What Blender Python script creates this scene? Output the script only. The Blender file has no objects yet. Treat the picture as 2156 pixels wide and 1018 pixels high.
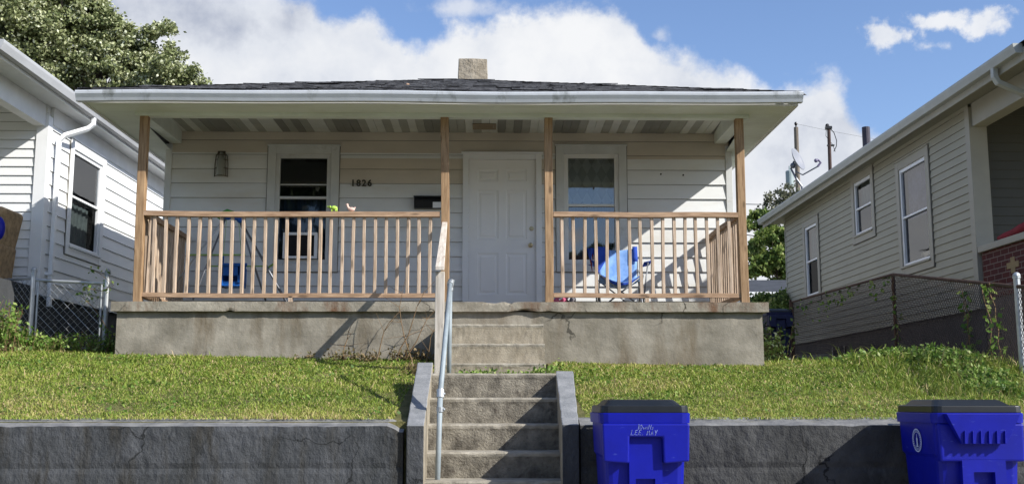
import bpy, bmesh, math, random
import numpy as np
from mathutils import Vector, Matrix, noise as mnoise
random.seed(7); rng = np.random.default_rng(7)
S = bpy.context.scene
COL = S.collection

# ------------------------------------------------------------------ camera
F = 2300.0; YAW = math.atan(41/F); PIT = math.atan(339/F)
cam_d = bpy.data.cameras.new('camera'); cam = bpy.data.objects.new('camera', cam_d); COL.objects.link(cam)
cam_d.sensor_width = 36; cam_d.lens = F/2156*36; cam_d.clip_start = .1; cam_d.clip_end = 3000
cam.location = (0, 0, 0); cam.rotation_euler = (math.radians(90)+PIT, 0, -YAW)
S.camera = cam

# ------------------------------------------------------------------ sun and sky
SUN = Vector((1.71, -1.0, 1.30)).normalized()
EL = math.asin(SUN.z); AZ = math.atan2(SUN.x, SUN.y)
sd = bpy.data.lights.new('sun', 'SUN'); sd.energy = 4.9; sd.angle = math.radians(.5); sd.color = (1, .965, .90)
sun = bpy.data.objects.new('sun', sd); COL.objects.link(sun)
sun.rotation_euler = SUN.to_track_quat('Z', 'Y').to_euler(); sun.location = (20, -12, 15)

W = bpy.data.worlds.new('World'); S.world = W; W.use_nodes = True
nt = W.node_tree; N = nt.nodes; L = nt.links; N.clear()
def wn(t, **k):
    n = N.new(t)
    for a, b in k.items(): setattr(n, a, b)
    return n
def wm(op, a, b=None, c=None, clamp=False):
    n = N.new('ShaderNodeMath'); n.operation = op; n.use_clamp = clamp
    for i, v in enumerate((a, b, c)):
        if v is None: continue
        if isinstance(v, (int, float)): n.inputs[i].default_value = v
        else: L.new(v, n.inputs[i])
    return n.outputs[0]
def wsm(v, lo, hi, a=0., b=1.):
    n = N.new('ShaderNodeMapRange'); n.interpolation_type = 'SMOOTHSTEP'
    L.new(v, n.inputs[0]); n.inputs[1].default_value = lo; n.inputs[2].default_value = hi
    n.inputs[3].default_value = a; n.inputs[4].default_value = b
    return n.outputs[0]
sky = wn('ShaderNodeTexSky', sky_type='NISHITA'); sky.sun_disc = False
sky.sun_elevation = EL; sky.sun_rotation = AZ; sky.altitude = 200; sky.air_density = 1.0; sky.dust_density = .6; sky.ozone_density = 1.6
tc = wn('ShaderNodeTexCoord'); sep = wn('ShaderNodeSeparateXYZ'); L.new(tc.outputs['Generated'], sep.inputs[0])
sx, sy, sz = sep.outputs
yy = wm('MAXIMUM', wm('ABSOLUTE', sy), .05)
u = wm('DIVIDE', sx, yy); v = wm('DIVIDE', sz, yy)
def wnoise(scale, detail, rough, loc=(0, 0, 0), sc=(1, 1, 1)):
    mp = wn('ShaderNodeMapping'); L.new(tc.outputs['Generated'], mp.inputs[0]); mp.inputs['Location'].default_value = loc; mp.inputs['Scale'].default_value = sc
    n = wn('ShaderNodeTexNoise'); L.new(mp.outputs[0], n.inputs[0]); n.inputs['Scale'].default_value = scale
    n.inputs['Detail'].default_value = detail; n.inputs['Roughness'].default_value = rough
    return n.outputs[0]
n1 = wnoise(9, 9, .58, (3.1, 0, 1.7)); n2 = wnoise(26, 9, .62, (1, 5, 2)); n3 = wnoise(3.4, 6, .55, (7, 2, 4))
# top edge of the big cumulus bank as a curve of direction
fc = N.new('ShaderNodeFloatCurve')
U0, U1, V1 = -.6, .6, .6
pts = [(0, .0), (120, -60), (560, -60), (640, -25), (700, 10), (760, 0), (830, 45), (880, 62), (905, 40), (960, 10), (1000, 15), (1100, -5), (1200, -25), (1310, -20), (1350, 12), (1390, 55), (1450, 80), (1520, 112), (1590, 128), (1640, 148), (1700, 150), (1750, 138), (1790, 165), (1825, 215), (1860, 255), (1900, 272), (2000, 300), (2156, 320)]
cv = fc.mapping.curves[0]
P = [(((x-1037)/2300-U0)/(U1-U0), ((848-y)/2300)/V1) for x, y in pts]
cv.points[0].location = (0, P[0][1]); cv.points[1].location = (1, .42)
for p in P: cv.points.new(*p)
fc.mapping.update()
L.new(wm('DIVIDE', wm('SUBTRACT', u, U0), U1-U0, clamp=True), fc.inputs['Value'])
edge = wm('MULTIPLY', fc.outputs[0], V1)
pert = wm('ADD', wm('MULTIPLY', wm('SUBTRACT', n2, .5), .07), wm('MULTIPLY', wm('SUBTRACT', n1, .5), .025))
bank = wsm(wm('ADD', wm('SUBTRACT', edge, v), pert), -.004, .022)
def blob(px, py, rx, ry, amp=1.5, lo=0, hi=1.1):
    a = wm('DIVIDE', wm('SUBTRACT', u, (px-1037)/2300), rx/2300); b = wm('DIVIDE', wm('SUBTRACT', v, (848-py)/2300), ry/2300)
    r = wm('SQRT', wm('ADD', wm('MULTIPLY', a, a), wm('MULTIPLY', b, b)))
    return wsm(wm('ADD', wm('SUBTRACT', 1, r), wm('MULTIPLY', wm('SUBTRACT', n2, .5), amp*4)), lo, hi)
wisp = wm('MAXIMUM', wm('MAXIMUM', blob(1930, 45, 65, 30), blob(2010, 15, 110, 24)), wm('MAXIMUM', blob(2120, 20, 60, 40), blob(2000, 72, 55, 18, hi=1.5)))
wisp = wm('MAXIMUM', wisp, wm('MULTIPLY', blob(1770, 175, 45, 50, .8), .9))
wisp = wm('MAXIMUM', wisp, wm('MULTIPLY', blob(1400, 50, 40, 25, 1.1, hi=1.2), .55))
wisp = wm('MAXIMUM', wisp, wm('MULTIPLY', blob(960, -10, 120, 32, .6), .8))
front = wsm(sy, .3, .5)
rest = wsm(wm('ADD', n3, wm('MULTIPLY', wm('SUBTRACT', n2, .5), .35)), .56, .66)
low = wsm(v, .36, .5)            # above the frame: scattered cloud again
cover_f = wm('MAXIMUM', bank, wm('MULTIPLY', wisp, .92))
cover_f = wm('ADD', wm('MULTIPLY', cover_f, wm('SUBTRACT', 1, low)), wm('MULTIPLY', rest, low))
cover = wm('ADD', wm('MULTIPLY', cover_f, front), wm('MULTIPLY', rest, wm('SUBTRACT', 1, front)), clamp=True)
# cloud tone: grey undersides, bright tops, a greyer bank in the upper left
tone = wm('ADD', wsm(n1, .25, .66, .25, 1.), wm('MULTIPLY', wm('SUBTRACT', n2, .5), .7))
ga = wm('DIVIDE', wm('SUBTRACT', u, (420-1037)/2300), .15); gb = wm('DIVIDE', wm('SUBTRACT', v, (848+10)/2300), .045)
grey = wsm(wm('SQRT', wm('ADD', wm('MULTIPLY', ga, ga), wm('MULTIPLY', gb, gb))), .3, 1.5, .55, 0.)
tone = wm('SUBTRACT', tone, grey)
cr = wn('ShaderNodeValToRGB'); L.new(tone, cr.inputs[0])
cr.color_ramp.elements[0].position = -0.0; cr.color_ramp.elements[0].color = (.42, .46, .56, 1)
cr.color_ramp.elements[1].position = 1; cr.color_ramp.elements[1].color = (.83, .84, .86, 1)
e_ = cr.color_ramp.elements.new(.45); e_.color = (.68, .71, .77, 1)
SKY_STR = .14; CLOUD = 5.8
sat = wn('ShaderNodeMix', data_type='RGBA', blend_type='MULTIPLY'); sat.inputs[0].default_value = 1
L.new(sky.outputs[0], sat.inputs['A']); sat.inputs['B'].default_value = (.80, .84, .97, 1)
cs = wn('ShaderNodeMix', data_type='RGBA', blend_type='MULTIPLY'); cs.inputs[0].default_value = 1
L.new(cr.outputs[0], cs.inputs['A']); cs.inputs['B'].default_value = (CLOUD, CLOUD, CLOUD, 1)
mx = wn('ShaderNodeMix', data_type='RGBA'); L.new(cover, mx.inputs[0]); L.new(sat.outputs['Result'], mx.inputs['A']); L.new(cs.outputs['Result'], mx.inputs['B'])
bg = wn('ShaderNodeBackground'); bg.inputs[1].default_value = SKY_STR; L.new(mx.outputs['Result'], bg.inputs[0])
wo = wn('ShaderNodeOutputWorld'); L.new(bg.outputs[0], wo.inputs[0])

S.view_settings.view_transform = 'Standard'; S.view_settings.look = 'None'; S.view_settings.exposure = .45; S.view_settings.gamma = 1

# ------------------------------------------------------------------ projection helpers (a pixel of the photo on a plane at a known distance)
def ray(px, py):
    x = (px-1078)/F; y = (509-py)/F
    fy = math.cos(PIT)-y*math.sin(PIT); uz = math.sin(PIT)+y*math.cos(PIT)
    return Vector((x*math.cos(YAW)+fy*math.sin(YAW), -x*math.sin(YAW)+fy*math.cos(YAW), uz))
def at(px, py, Y): r = ray(px, py); return r*(Y/r.y)
def atx(px, py, X): r = ray(px, py); return r*(X/r.x)

# ------------------------------------------------------------------ materials
MATS = {}
def mat(name, col, rough=.75, var=.18, scale=5, bump=.15, bscale=45, stretch=(1, 1, 1), col2=None, spec=.35, metal=0, stain=None, stain_scale=2, stain_lo=.55, stain_hi=.75, stain_stretch=(1, 1, 1), bdist=.01, coat=0, cracks=0, knots=None):
    if name in MATS: return MATS[name]
    m = bpy.data.materials.new(name); m.use_nodes = True; t = m.node_tree; n = t.nodes; l = t.links
    b = n['Principled BSDF']; b.inputs['Roughness'].default_value = rough; b.inputs['Metallic'].default_value = metal
    b.inputs['Specular IOR Level'].default_value = spec; b.inputs['Coat Weight'].default_value = coat
    tcn = n.new('ShaderNodeTexCoord'); oi = n.new('ShaderNodeObjectInfo')
    ad = n.new('ShaderNodeVectorMath'); ad.operation = 'ADD'
    sc = n.new('ShaderNodeMath'); sc.operation = 'MULTIPLY'; sc.inputs[1].default_value = 37; l.new(oi.outputs['Random'], sc.inputs[0])
    l.new(tcn.outputs['Object'], ad.inputs[0]); l.new(sc.outputs[0], ad.inputs[1])
    def nz(s, st, det=7, r=.6):
        mp = n.new('ShaderNodeMapping'); l.new(ad.outputs[0], mp.inputs[0]); mp.inputs['Scale'].default_value = st
        q = n.new('ShaderNodeTexNoise'); l.new(mp.outputs[0], q.inputs[0]); q.inputs['Scale'].default_value = s; q.inputs['Detail'].default_value = det; q.inputs['Roughness'].default_value = r
        return q.outputs[0]
    r = n.new('ShaderNodeValToRGB'); l.new(nz(scale, stretch), r.inputs[0])
    c1 = [c*(1-var) for c in col]; c2 = col2 or [min(1, c*(1+var)) for c in col]
    r.color_ramp.elements[0].position = .33; r.color_ramp.elements[0].color = (*c1, 1)
    r.color_ramp.elements[1].position = .68; r.color_ramp.elements[1].color = (*c2, 1)
    out = r.outputs[0]
    if stain:
        sr = n.new('ShaderNodeMapRange'); l.new(nz(stain_scale, stain_stretch, 8, .65), sr.inputs[0]); sr.inputs[1].default_value = stain_lo; sr.inputs[2].default_value = stain_hi
        mxn = n.new('ShaderNodeMix'); mxn.data_type = 'RGBA'; l.new(sr.outputs[0], mxn.inputs[0]); l.new(out, mxn.inputs['A']); mxn.inputs['B'].default_value = (*stain, 1)
        out = mxn.outputs['Result']
    crk = None
    if cracks:
        wv = n.new('ShaderNodeTexNoise'); wv.inputs['Scale'].default_value = 3; wv.inputs['Detail'].default_value = 5; l.new(ad.outputs[0], wv.inputs[0])
        sv = n.new('ShaderNodeVectorMath'); sv.operation = 'SCALE'; sv.inputs['Scale'].default_value = .55; l.new(wv.outputs['Color'], sv.inputs[0])
        av = n.new('ShaderNodeVectorMath'); av.operation = 'ADD'; l.new(ad.outputs[0], av.inputs[0]); l.new(sv.outputs[0], av.inputs[1])
        vo = n.new('ShaderNodeTexVoronoi'); vo.feature = 'DISTANCE_TO_EDGE'; vo.inputs['Scale'].default_value = cracks; l.new(av.outputs[0], vo.inputs['Vector'])
        cr_ = n.new('ShaderNodeMapRange'); l.new(vo.outputs['Distance'], cr_.inputs[0]); cr_.inputs[1].default_value = .004; cr_.inputs[2].default_value = .013; cr_.inputs[3].default_value = 1; cr_.inputs[4].default_value = 0
        mk = n.new('ShaderNodeMapRange'); l.new(nz(1.3, (1, 1, 1), 2), mk.inputs[0]); mk.inputs[1].default_value = .50; mk.inputs[2].default_value = .60
        ml = n.new('ShaderNodeMath'); ml.operation = 'MULTIPLY'; l.new(cr_.outputs[0], ml.inputs[0]); l.new(mk.outputs[0], ml.inputs[1]); crk = ml.outputs[0]
    if knots:
        mp = n.new('ShaderNodeMapping'); l.new(ad.outputs[0], mp.inputs[0]); mp.inputs['Scale'].default_value = knots
        vo = n.new('ShaderNodeTexVoronoi'); vo.inputs['Scale'].default_value = 1; l.new(mp.outputs[0], vo.inputs['Vector'])
        cr_ = n.new('ShaderNodeMapRange'); l.new(vo.outputs['Distance'], cr_.inputs[0]); cr_.inputs[1].default_value = .10; cr_.inputs[2].default_value = .20; cr_.inputs[3].default_value = .75; cr_.inputs[4].default_value = 0; crk = cr_.outputs[0]
    if crk is not None:
        mc = n.new('ShaderNodeMix'); mc.data_type = 'RGBA'; l.new(crk, mc.inputs[0]); l.new(out, mc.inputs['A']); mc.inputs['B'].default_value = (*[c*.28 for c in col], 1); out = mc.outputs['Result']
    l.new(out, b.inputs['Base Color'])
    if bump:
        bn = n.new('ShaderNodeBump'); bn.inputs['Strength'].default_value = bump; bn.inputs['Distance'].default_value = bdist
        l.new(nz(bscale, stretch, 6, .65), bn.inputs['Height']); l.new(bn.outputs[0], b.inputs['Normal'])
    MATS[name] = m; return m
def leafmat(name, stops, rough=.55, trans=.35):
    m = bpy.data.materials.new(name); m.use_nodes = True; t = m.node_tree; n = t.nodes; l = t.links
    b = n['Principled BSDF']; b.inputs['Roughness'].default_value = rough; b.inputs['Specular IOR Level'].default_value = .3
    a = n.new('ShaderNodeAttribute'); a.attribute_name = 'tint'
    r = n.new('ShaderNodeValToRGB'); l.new(a.outputs['Fac'], r.inputs[0])
    r.color_ramp.elements[0].color = (*stops[0], 1); r.color_ramp.elements[1].color = (*stops[-1], 1)
    for i, c in enumerate(stops[1:-1]):
        e = r.color_ramp.elements.new((i+1)/(len(stops)-1)); e.color = (*c, 1)
    l.new(r.outputs[0], b.inputs['Base Color'])
    tr = n.new('ShaderNodeBsdfTranslucent'); l.new(r.outputs[0], tr.inputs[0])
    mxs = n.new('ShaderNodeMixShader'); mxs.inputs[0].default_value = trans
    l.new(b.outputs[0], mxs.inputs[1]); l.new(tr.outputs[0], mxs.inputs[2]); l.new(mxs.outputs[0], n['Material Output'].inputs[0])
    return m
def glassmat(name, tint=(.9, .95, 1), refl=1.0):
    m = bpy.data.materials.new(name); m.use_nodes = True; n = m.node_tree.nodes; l = m.node_tree.links; n.clear()
    o = n.new('ShaderNodeOutputMaterial'); g = n.new('ShaderNodeBsdfGlossy'); g.inputs['Roughness'].default_value = .02
    tr = n.new('ShaderNodeBsdfTransparent'); tr.inputs[0].default_value = (*tint, 1)
    fr = n.new('ShaderNodeFresnel'); fr.inputs[0].default_value = 1.6; ml = n.new('ShaderNodeMath'); ml.operation = 'MULTIPLY'; ml.inputs[1].default_value = refl; ml.use_clamp = True; l.new(fr.outputs[0], ml.inputs[0])
    tcn = n.new('ShaderNodeTexCoord'); q = n.new('ShaderNodeTexNoise'); q.inputs['Scale'].default_value = 2.2; l.new(tcn.outputs['Object'], q.inputs[0])
    bn = n.new('ShaderNodeBump'); bn.inputs['Strength'].default_value = .06; bn.inputs['Distance'].default_value = .02; l.new(q.outputs[0], bn.inputs['Height']); l.new(bn.outputs[0], g.inputs['Normal'])
    x = n.new('ShaderNodeMixShader'); l.new(ml.outputs[0], x.inputs[0]); l.new(tr.outputs[0], x.inputs[1]); l.new(g.outputs[0], x.inputs[2]); l.new(x.outputs[0], o.inputs[0])
    return m

m_siding = mat('white_siding', (.72, .73, .725), .5, .05, 1.6, .05, 60, (1, 1, 3), stain=(.60, .55, .46), stain_scale=1.1, stain_lo=.5, stain_hi=.9, stain_stretch=(.5, 1, 2.2))
m_lsiding = mat('neighbour_white_siding', (.78, .79, .79), .5, .04, 1.5, .04, 60)
m_rsiding = mat('beige_siding', (.355, .335, .258), .6, .05, 1.5, .04, 60)
m_rtrim = mat('beige_trim', (.38, .355, .29), .6, .05, 3, .04, 40)
m_shade_joint = mat('lap_shade_and_joint', (.16, .15, .13), .9, .2)  # paints shadow lines under the laps; also the dirty caulk joint round casings
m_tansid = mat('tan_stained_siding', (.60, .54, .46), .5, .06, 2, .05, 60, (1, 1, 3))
m_shadersid = mat('shade_dark_porch_siding', (.075, .073, .06), .6, .06, 2, .05, 60)  # deep shade of the right porch recess put into a darker siding colour
m_white = mat('white_paint', (.72, .72, .70), .5, .06, 4, .08, 30, stain=(.42, .38, .30), stain_scale=3, stain_lo=.66, stain_hi=.9)
m_trim = mat('grey_white_trim', (.60, .61, .60), .55, .07, 4, .08, 30, stain=(.34, .31, .25), stain_scale=5, stain_lo=.6, stain_hi=.85)
m_vinyl = mat('white_vinyl', (.80, .81, .82), .35, .03, 4, .0)
m_soffit = mat('soffit_paint', (.70, .74, .67), .6, .07, 1.4, .1, 12, (1, 3, 1), stain=(.55, .57, .48), stain_scale=1.2, stain_lo=.5, stain_hi=.8)
m_gutter = mat('gutter_metal', (.53, .555, .585), .4, .07, 6, .05, 20, (1, 1, 1), stain=(.14, .15, .13), stain_scale=3.2, stain_lo=.58, stain_hi=.74, stain_stretch=(1, 1, .4))
m_lgutter = mat('left_gutter', (.40, .41, .42), .5, .12, 5, .05, 20, (1, .3, 1))
m_rgutter = mat('neighbour_gutter', (.42, .43, .40), .45, .06, 4, .05, 20)
m_wood = mat('deck_wood', (.30, .18, .09), .75, .32, 7, .4, 60, (6, 6, .55), col2=(.42, .275, .155), stain=(.18, .10, .05), stain_scale=5, stain_lo=.6, stain_hi=.72, stain_stretch=(3, 3, .6), bdist=.004, knots=(9, 9, 3.2))
m_wood2 = mat('baluster_wood', (.43, .31, .21), .75, .25, 7, .4, 60, (6, 6, .55), col2=(.60, .47, .36), stain=(.30, .18, .10), stain_scale=4, stain_lo=.6, stain_hi=.75, stain_stretch=(3, 3, .8), bdist=.004, knots=(11, 11, 3.))
m_railh = mat('rail_wood', (.36, .22, .13), .75, .3, 7, .4, 60, (.55, 6, 6), col2=(.50, .34, .22), stain=(.24, .13, .07), stain_scale=5, stain_lo=.6, stain_hi=.72, stain_stretch=(.6, 3, 3), bdist=.004, knots=(2.6, 10, 10))
m_greywood = mat('weathered_wood', (.46, .41, .35), .85, .22, 6, .5, 60, (6, 6, .5), col2=(.60, .55, .49), stain=(.22, .18, .14), stain_scale=9, stain_lo=.6, stain_hi=.7, stain_stretch=(2, 2, .5), bdist=.004, knots=(9, 9, 3.5))
m_conc = mat('porch_concrete', (.25, .225, .175), .9, .28, 3.2, .5, 30, col2=(.33, .30, .245), stain=(.15, .12, .08), stain_scale=1.7, stain_lo=.50, stain_hi=.70, stain_stretch=(1.7, 1, .4), bdist=.012, cracks=1.1)
m_slab = mat('slab_concrete', (.27, .24, .185), .9, .35, 4.5, .6, 35, col2=(.38, .345, .28), stain=(.15, .085, .05), stain_scale=2.4, stain_lo=.53, stain_hi=.68, stain_stretch=(1.2, 1, .5), bdist=.012, cracks=1.1)
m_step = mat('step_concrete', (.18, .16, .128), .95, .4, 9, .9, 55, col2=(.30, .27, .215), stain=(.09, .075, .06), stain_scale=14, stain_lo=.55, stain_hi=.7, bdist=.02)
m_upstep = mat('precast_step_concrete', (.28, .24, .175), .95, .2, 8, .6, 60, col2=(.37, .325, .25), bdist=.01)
m_tread = mat('worn_lit_tread_concrete', (.30, .27, .215), .95, .25, 9, .6, 55, col2=(.40, .365, .30), bdist=.01)  # wear and sunlit nosing edges both put into this lighter colour
m_retain = mat('painted_retaining_wall', (.046, .050, .052), .8, .32, 3.2, .8, 15, (1.25, 1, .85), col2=(.078, .082, .088), stain=(.030, .027, .02), stain_scale=2.4, stain_lo=.5, stain_hi=.68, stain_stretch=(2.6, 1, .45), bdist=.03, cracks=1.6)
m_retain2 = mat('worn_dark_retaining_wall', (.036, .037, .037), .85, .35, 3.6, .9, 15, (1.25, 1, .9), col2=(.066, .067, .066), stain=(.10, .10, .10), stain_scale=5, stain_lo=.6, stain_hi=.8, stain_stretch=(1.2, 1, .8), bdist=.03, cracks=1.6)
m_cap = mat('retaining_wall_top', (.16, .163, .17), .85, .3, 6, .6, 25, col2=(.25, .245, .235), bdist=.015)
m_cheek = mat('painted_step_side', (.22, .228, .235), .85, .2, 6, .6, 30, col2=(.29, .292, .295), bdist=.015)
m_found = mat('dark_foundation', (.055, .058, .062), .9, .2, 3, .5, 20, bdist=.015)
m_rfound = mat('grey_foundation', (.10, .09, .085), .9, .2, 3, .5, 20, bdist=.015)
m_chim = mat('chimney_stone', (.30, .255, .19), .95, .28, 7, .9, 18, col2=(.40, .35, .275), bdist=.03)
m_shingle = mat('asphalt_shingle', (.095, .095, .105), .9, .5, 9, .6, 90, col2=(.20, .20, .21))
m_galv = mat('galvanised_steel', (.48, .50, .51), .45, .15, 12, .1, 60, metal=.6)
m_pipe = mat('painted_pipe', (.26, .30, .32), .5, .14, 7, .1, 60, metal=.0, stain=(.28, .2, .14), stain_scale=9, stain_lo=.66, stain_hi=.8)
m_rust = mat('rusty_steel', (.10, .06, .045), .85, .35, 14, .3, 60, metal=.2)
m_door = mat('door_paint', (.82, .82, .82), .45, .03, 2, .03, 30)
m_brass = mat('worn_brass', (.55, .45, .27), .3, .15, 20, .0, metal=.9)
m_black = mat('black_metal', (.012, .012, .014), .4, .2, 8, .02)
m_blue = mat('bin_plastic', (.003, .007, .27), .45, .12, 5, .06, 30, spec=.28, stain=(.05, .07, .36), stain_scale=16, stain_lo=.64, stain_hi=.74, stain_stretch=(.6, .6, 2.2))
m_lid = mat('bin_lid_plastic', (.010, .012, .014), .38, .2, 6, .05, 30)
m_dkblue = mat('old_bin_plastic', (.006, .008, .05), .5, .2, 5, .05, 30)
m_decal = mat('pale_print', (.55, .60, .75), .6, .1, 20, 0)
m_chairblue = mat('chair_fabric', (.02, .07, .40), .8, .15, 12, .2, 90)
m_chairmesh = mat('chair_light_fabric', (.16, .33, .72), .8, .12, 10, .2, 90, col2=(.28, .47, .85))
m_steelgrey = mat('grey_tube', (.18, .19, .21), .4, .2, 10, .0, metal=.4)
m_seatblue = mat('swing_plastic', (.010, .10, .38), .4, .1, 6, .02)
m_lime = mat('lime_plastic', (.22, .42, .05), .4, .1, 6, .02)
m_green = mat('green_plastic', (.05, .28, .06), .45, .2, 9, .02)
m_limetoy = mat('lime_toy', (.42, .62, .10), .5, .3, 30, .05)
m_pinktoy = mat('pale_pink_toy', (.72, .50, .42), .6, .12, 20, .1)
m_brick = bpy.data.materials.new('red_brick')
m_curtain = mat('lace_curtain', (.30, .32, .27), .9, .25, 16, .2, 60, (3, 1, .5))
m_bluecurtain = mat('dark_blue_curtain', (.035, .06, .105), .9, .5, 7, .2, 40, (5, 1, .3))
m_glass = glassmat('window_glass', (.70, .75, .80), 3.4)
m_glass_l = glassmat('window_glass_left', (.5, .55, .6), 1.3)
m_glass_r = glassmat('window_glass_dim', (.40, .44, .48), .20)
m_tan = mat('tan_upholstery', (.32, .22, .12), .9, .35, 14, .5, 70)
m_bark = mat('bark', (.09, .07, .055), .95, .3, 8, .6, 30, (2, 2, .5))
m_pole = mat('pole_wood', (.17, .145, .12), .9, .3, 4, .3, 30, (3, 3, .4))
m_transf = mat('transformer_paint', (.30, .36, .37), .5, .1, 3, .0)
m_dish = mat('dish_paint', (.26, .27, .30), .5, .06, 3, .0)
m_red = mat('red_cloth', (.22, .01, .02), .8, .2, 8, .2, 50)
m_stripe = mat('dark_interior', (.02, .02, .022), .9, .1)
m_grassb = leafmat('grass_blades', [(.075, .13, .02), (.17, .26, .035), (.30, .37, .065), (.44, .43, .12), (.56, .42, .25)], .6, .3)
m_treeleaf = leafmat('maple_leaves', [(.09, .12, .045), (.17, .20, .08), (.29, .32, .145), (.48, .50, .29), (.74, .76, .58)], .5, .25)
m_bushleaf = leafmat('bush_leaves', [(.07, .12, .03), (.15, .22, .05), (.26, .33, .09), (.42, .44, .18)], .5, .35)
m_vine = leafmat('vine_leaves', [(.06, .13, .02), (.13, .24, .04), (.26, .38, .08), (.42, .48, .18)], .5, .4)
m_dry = mat('dry_twig', (.20, .13, .07), .9, .3, 20, .2, 60)

# red brick
m_brick.use_nodes = True
_n = m_brick.node_tree.nodes; _l = m_brick.node_tree.links; _t = _n.new('ShaderNodeTexCoord'); _s = _n.new('ShaderNodeSeparateXYZ'); _mp = _n.new('ShaderNodeCombineXYZ'); _l.new(_t.outputs['Object'], _s.inputs[0]); _l.new(_s.outputs[1], _mp.inputs[0]); _l.new(_s.outputs[2], _mp.inputs[1])
_b = _n.new('ShaderNodeTexBrick'); _l.new(_mp.outputs[0], _b.inputs[0])
_b.inputs['Scale'].default_value = 1; _b.inputs['Brick Width'].default_value = .21; _b.inputs['Row Height'].default_value = .075; _b.inputs['Mortar Size'].default_value = .006
_b.inputs['Color1'].default_value = (.10, .018, .014, 1); _b.inputs['Color2'].default_value = (.07, .014, .012, 1); _b.inputs['Mortar'].default_value = (.20, .15, .13, 1)
_l.new(_b.outputs[0], _n['Principled BSDF'].inputs[0]); _n['Principled BSDF'].inputs['Roughness'].default_value = .9

# ------------------------------------------------------------------ mesh builder
class MB:
    def __init__(s): s.v = []; s.f = []; s.mi = []; s.cur = 0
    def face(s, *p):
        i = len(s.v); s.v += [tuple(q) for q in p]; s.f.append(tuple(range(i, i+len(p)))); s.mi.append(s.cur)
    def hexa(s, c):   # 8 corners: bottom 4 ccw, top 4 ccw
        i = len(s.v); s.v += [tuple(q) for q in c]
        for q in ((0, 3, 2, 1), (4, 5, 6, 7), (0, 1, 5, 4), (1, 2, 6, 5), (2, 3, 7, 6), (3, 0, 4, 7)):
            s.f.append(tuple(i+k for k in q)); s.mi.append(s.cur)
        return s
    def box(s, x0, x1, y0, y1, z0, z1):
        return s.hexa([(x0, y0, z0), (x1, y0, z0), (x1, y1, z0), (x0, y1, z0), (x0, y0, z1), (x1, y0, z1), (x1, y1, z1), (x0, y1, z1)])
    def mbox(s, M, sx, sy, sz):
        c = [M @ Vector((a*sx/2, b*sy/2, d*sz/2)) for d in (-1, 1) for a, b in ((-1, -1), (1, -1), (1, 1), (-1, 1))]
        return s.hexa(c)
    def prism(s, poly, ax, a, b):   # closed polygon in the plane normal to ax, extruded a..b
        def P(p, t):
            return {'x': (t, p[0], p[1]), 'y': (p[0], t, p[1]), 'z': (p[0], p[1], t)}[ax]
        n = len(poly); i = len(s.v); s.v += [P(p, a) for p in poly]+[P(p, b) for p in poly]
        s.f.append(tuple(i+k for k in range(n))); s.f.append(tuple(i+n+k for k in reversed(range(n)))); s.mi += [s.cur]*2
        for k in range(n):
            s.f.append((i+k, i+n+k, i+n+(k+1) % n, i+(k+1) % n)); s.mi.append(s.cur)
        return s
    def tube(s, path, r, n=8, caps=True):
        path = [Vector(p) for p in path]; rs = r if isinstance(r, (list, tuple)) else [r]*len(path); base = len(s.v)
        up = None
        for k, p in enumerate(path):
            t = (path[min(k+1, len(path)-1)]-path[max(k-1, 0)]).normalized()
            if up is None: up = t.orthogonal().normalized()
            a = (up-t*up.dot(t)).normalized(); b = t.cross(a); up = a
            for j in range(n):
                q = 2*math.pi*j/n; s.v.append(tuple(p+(a*math.cos(q)+b*math.sin(q))*rs[k]))
        for k in range(len(path)-1):
            for j in range(n):
                s.f.append((base+k*n+j, base+k*n+(j+1) % n, base+(k+1)*n+(j+1) % n, base+(k+1)*n+j)); s.mi.append(s.cur)
        if caps:
            s.f.append(tuple(base+j for j in reversed(range(n)))); s.f.append(tuple(base+(len(path)-1)*n+j for j in range(n))); s.mi += [s.cur]*2
        return s
    def ball(s, c, r, nu=10, nv=7, sc=(1, 1, 1)):
        c = Vector(c); base = len(s.v)
        for i in range(nv+1):
            th = math.pi*i/nv
            for j in range(nu):
                ph = 2*math.pi*j/nu; s.v.append((c.x+r*sc[0]*math.sin(th)*math.cos(ph), c.y+r*sc[1]*math.sin(th)*math.sin(ph), c.z+r*sc[2]*math.cos(th)))
        for i in range(nv):
            for j in range(nu):
                s.f.append((base+i*nu+j, base+(i+1)*nu+j, base+(i+1)*nu+(j+1) % nu, base+i*nu+(j+1) % nu)); s.mi.append(s.cur)
        return s
    def xf(s, M):
        s.v = [tuple(M @ Vector(p)) for p in s.v]; return s
    def build(s, name, m, parent=None, loc=None, smooth=False, bev=0, local=False, seg=2):
        root = parent
        while root is not None and root.parent is not None: root = root.parent
        off = Vector((0, 0, 0))
        if root is not None and not local: off = Vector(root.location)
        elif loc is not None: off = Vector(loc)
        me = bpy.data.meshes.new(name); me.from_pydata([tuple(Vector(p)-off) for p in s.v], [], s.f)
        for q in (m if isinstance(m, (list, tuple)) else [m]): me.materials.append(q)
        me.polygons.foreach_set('material_index', s.mi)
        bm = bmesh.new(); bm.from_mesh(me); bmesh.ops.remove_doubles(bm, verts=bm.verts, dist=1e-5); bmesh.ops.recalc_face_normals(bm, faces=bm.faces); bm.to_mesh(me); bm.free()
        if smooth: me.polygons.foreach_set('use_smooth', [True]*len(me.polygons))
        o = bpy.data.objects.new(name, me); COL.objects.link(o)
        if root is not None: o.parent = parent
        elif loc is not None: o.location = loc
        if bev:
            md = o.modifiers.new('bevel', 'BEVEL'); md.width = bev; md.segments = seg; md.limit_method = 'ANGLE'; md.angle_limit = math.radians(35)
            md.harden_normals = False
        return o
def tag(o, label=None, cat=None, group=None, kind=None):
    if label: o['label'] = label
    if cat: o['category'] = cat
    if group: o['group'] = group
    if kind: o['kind'] = kind
    return o
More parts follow.
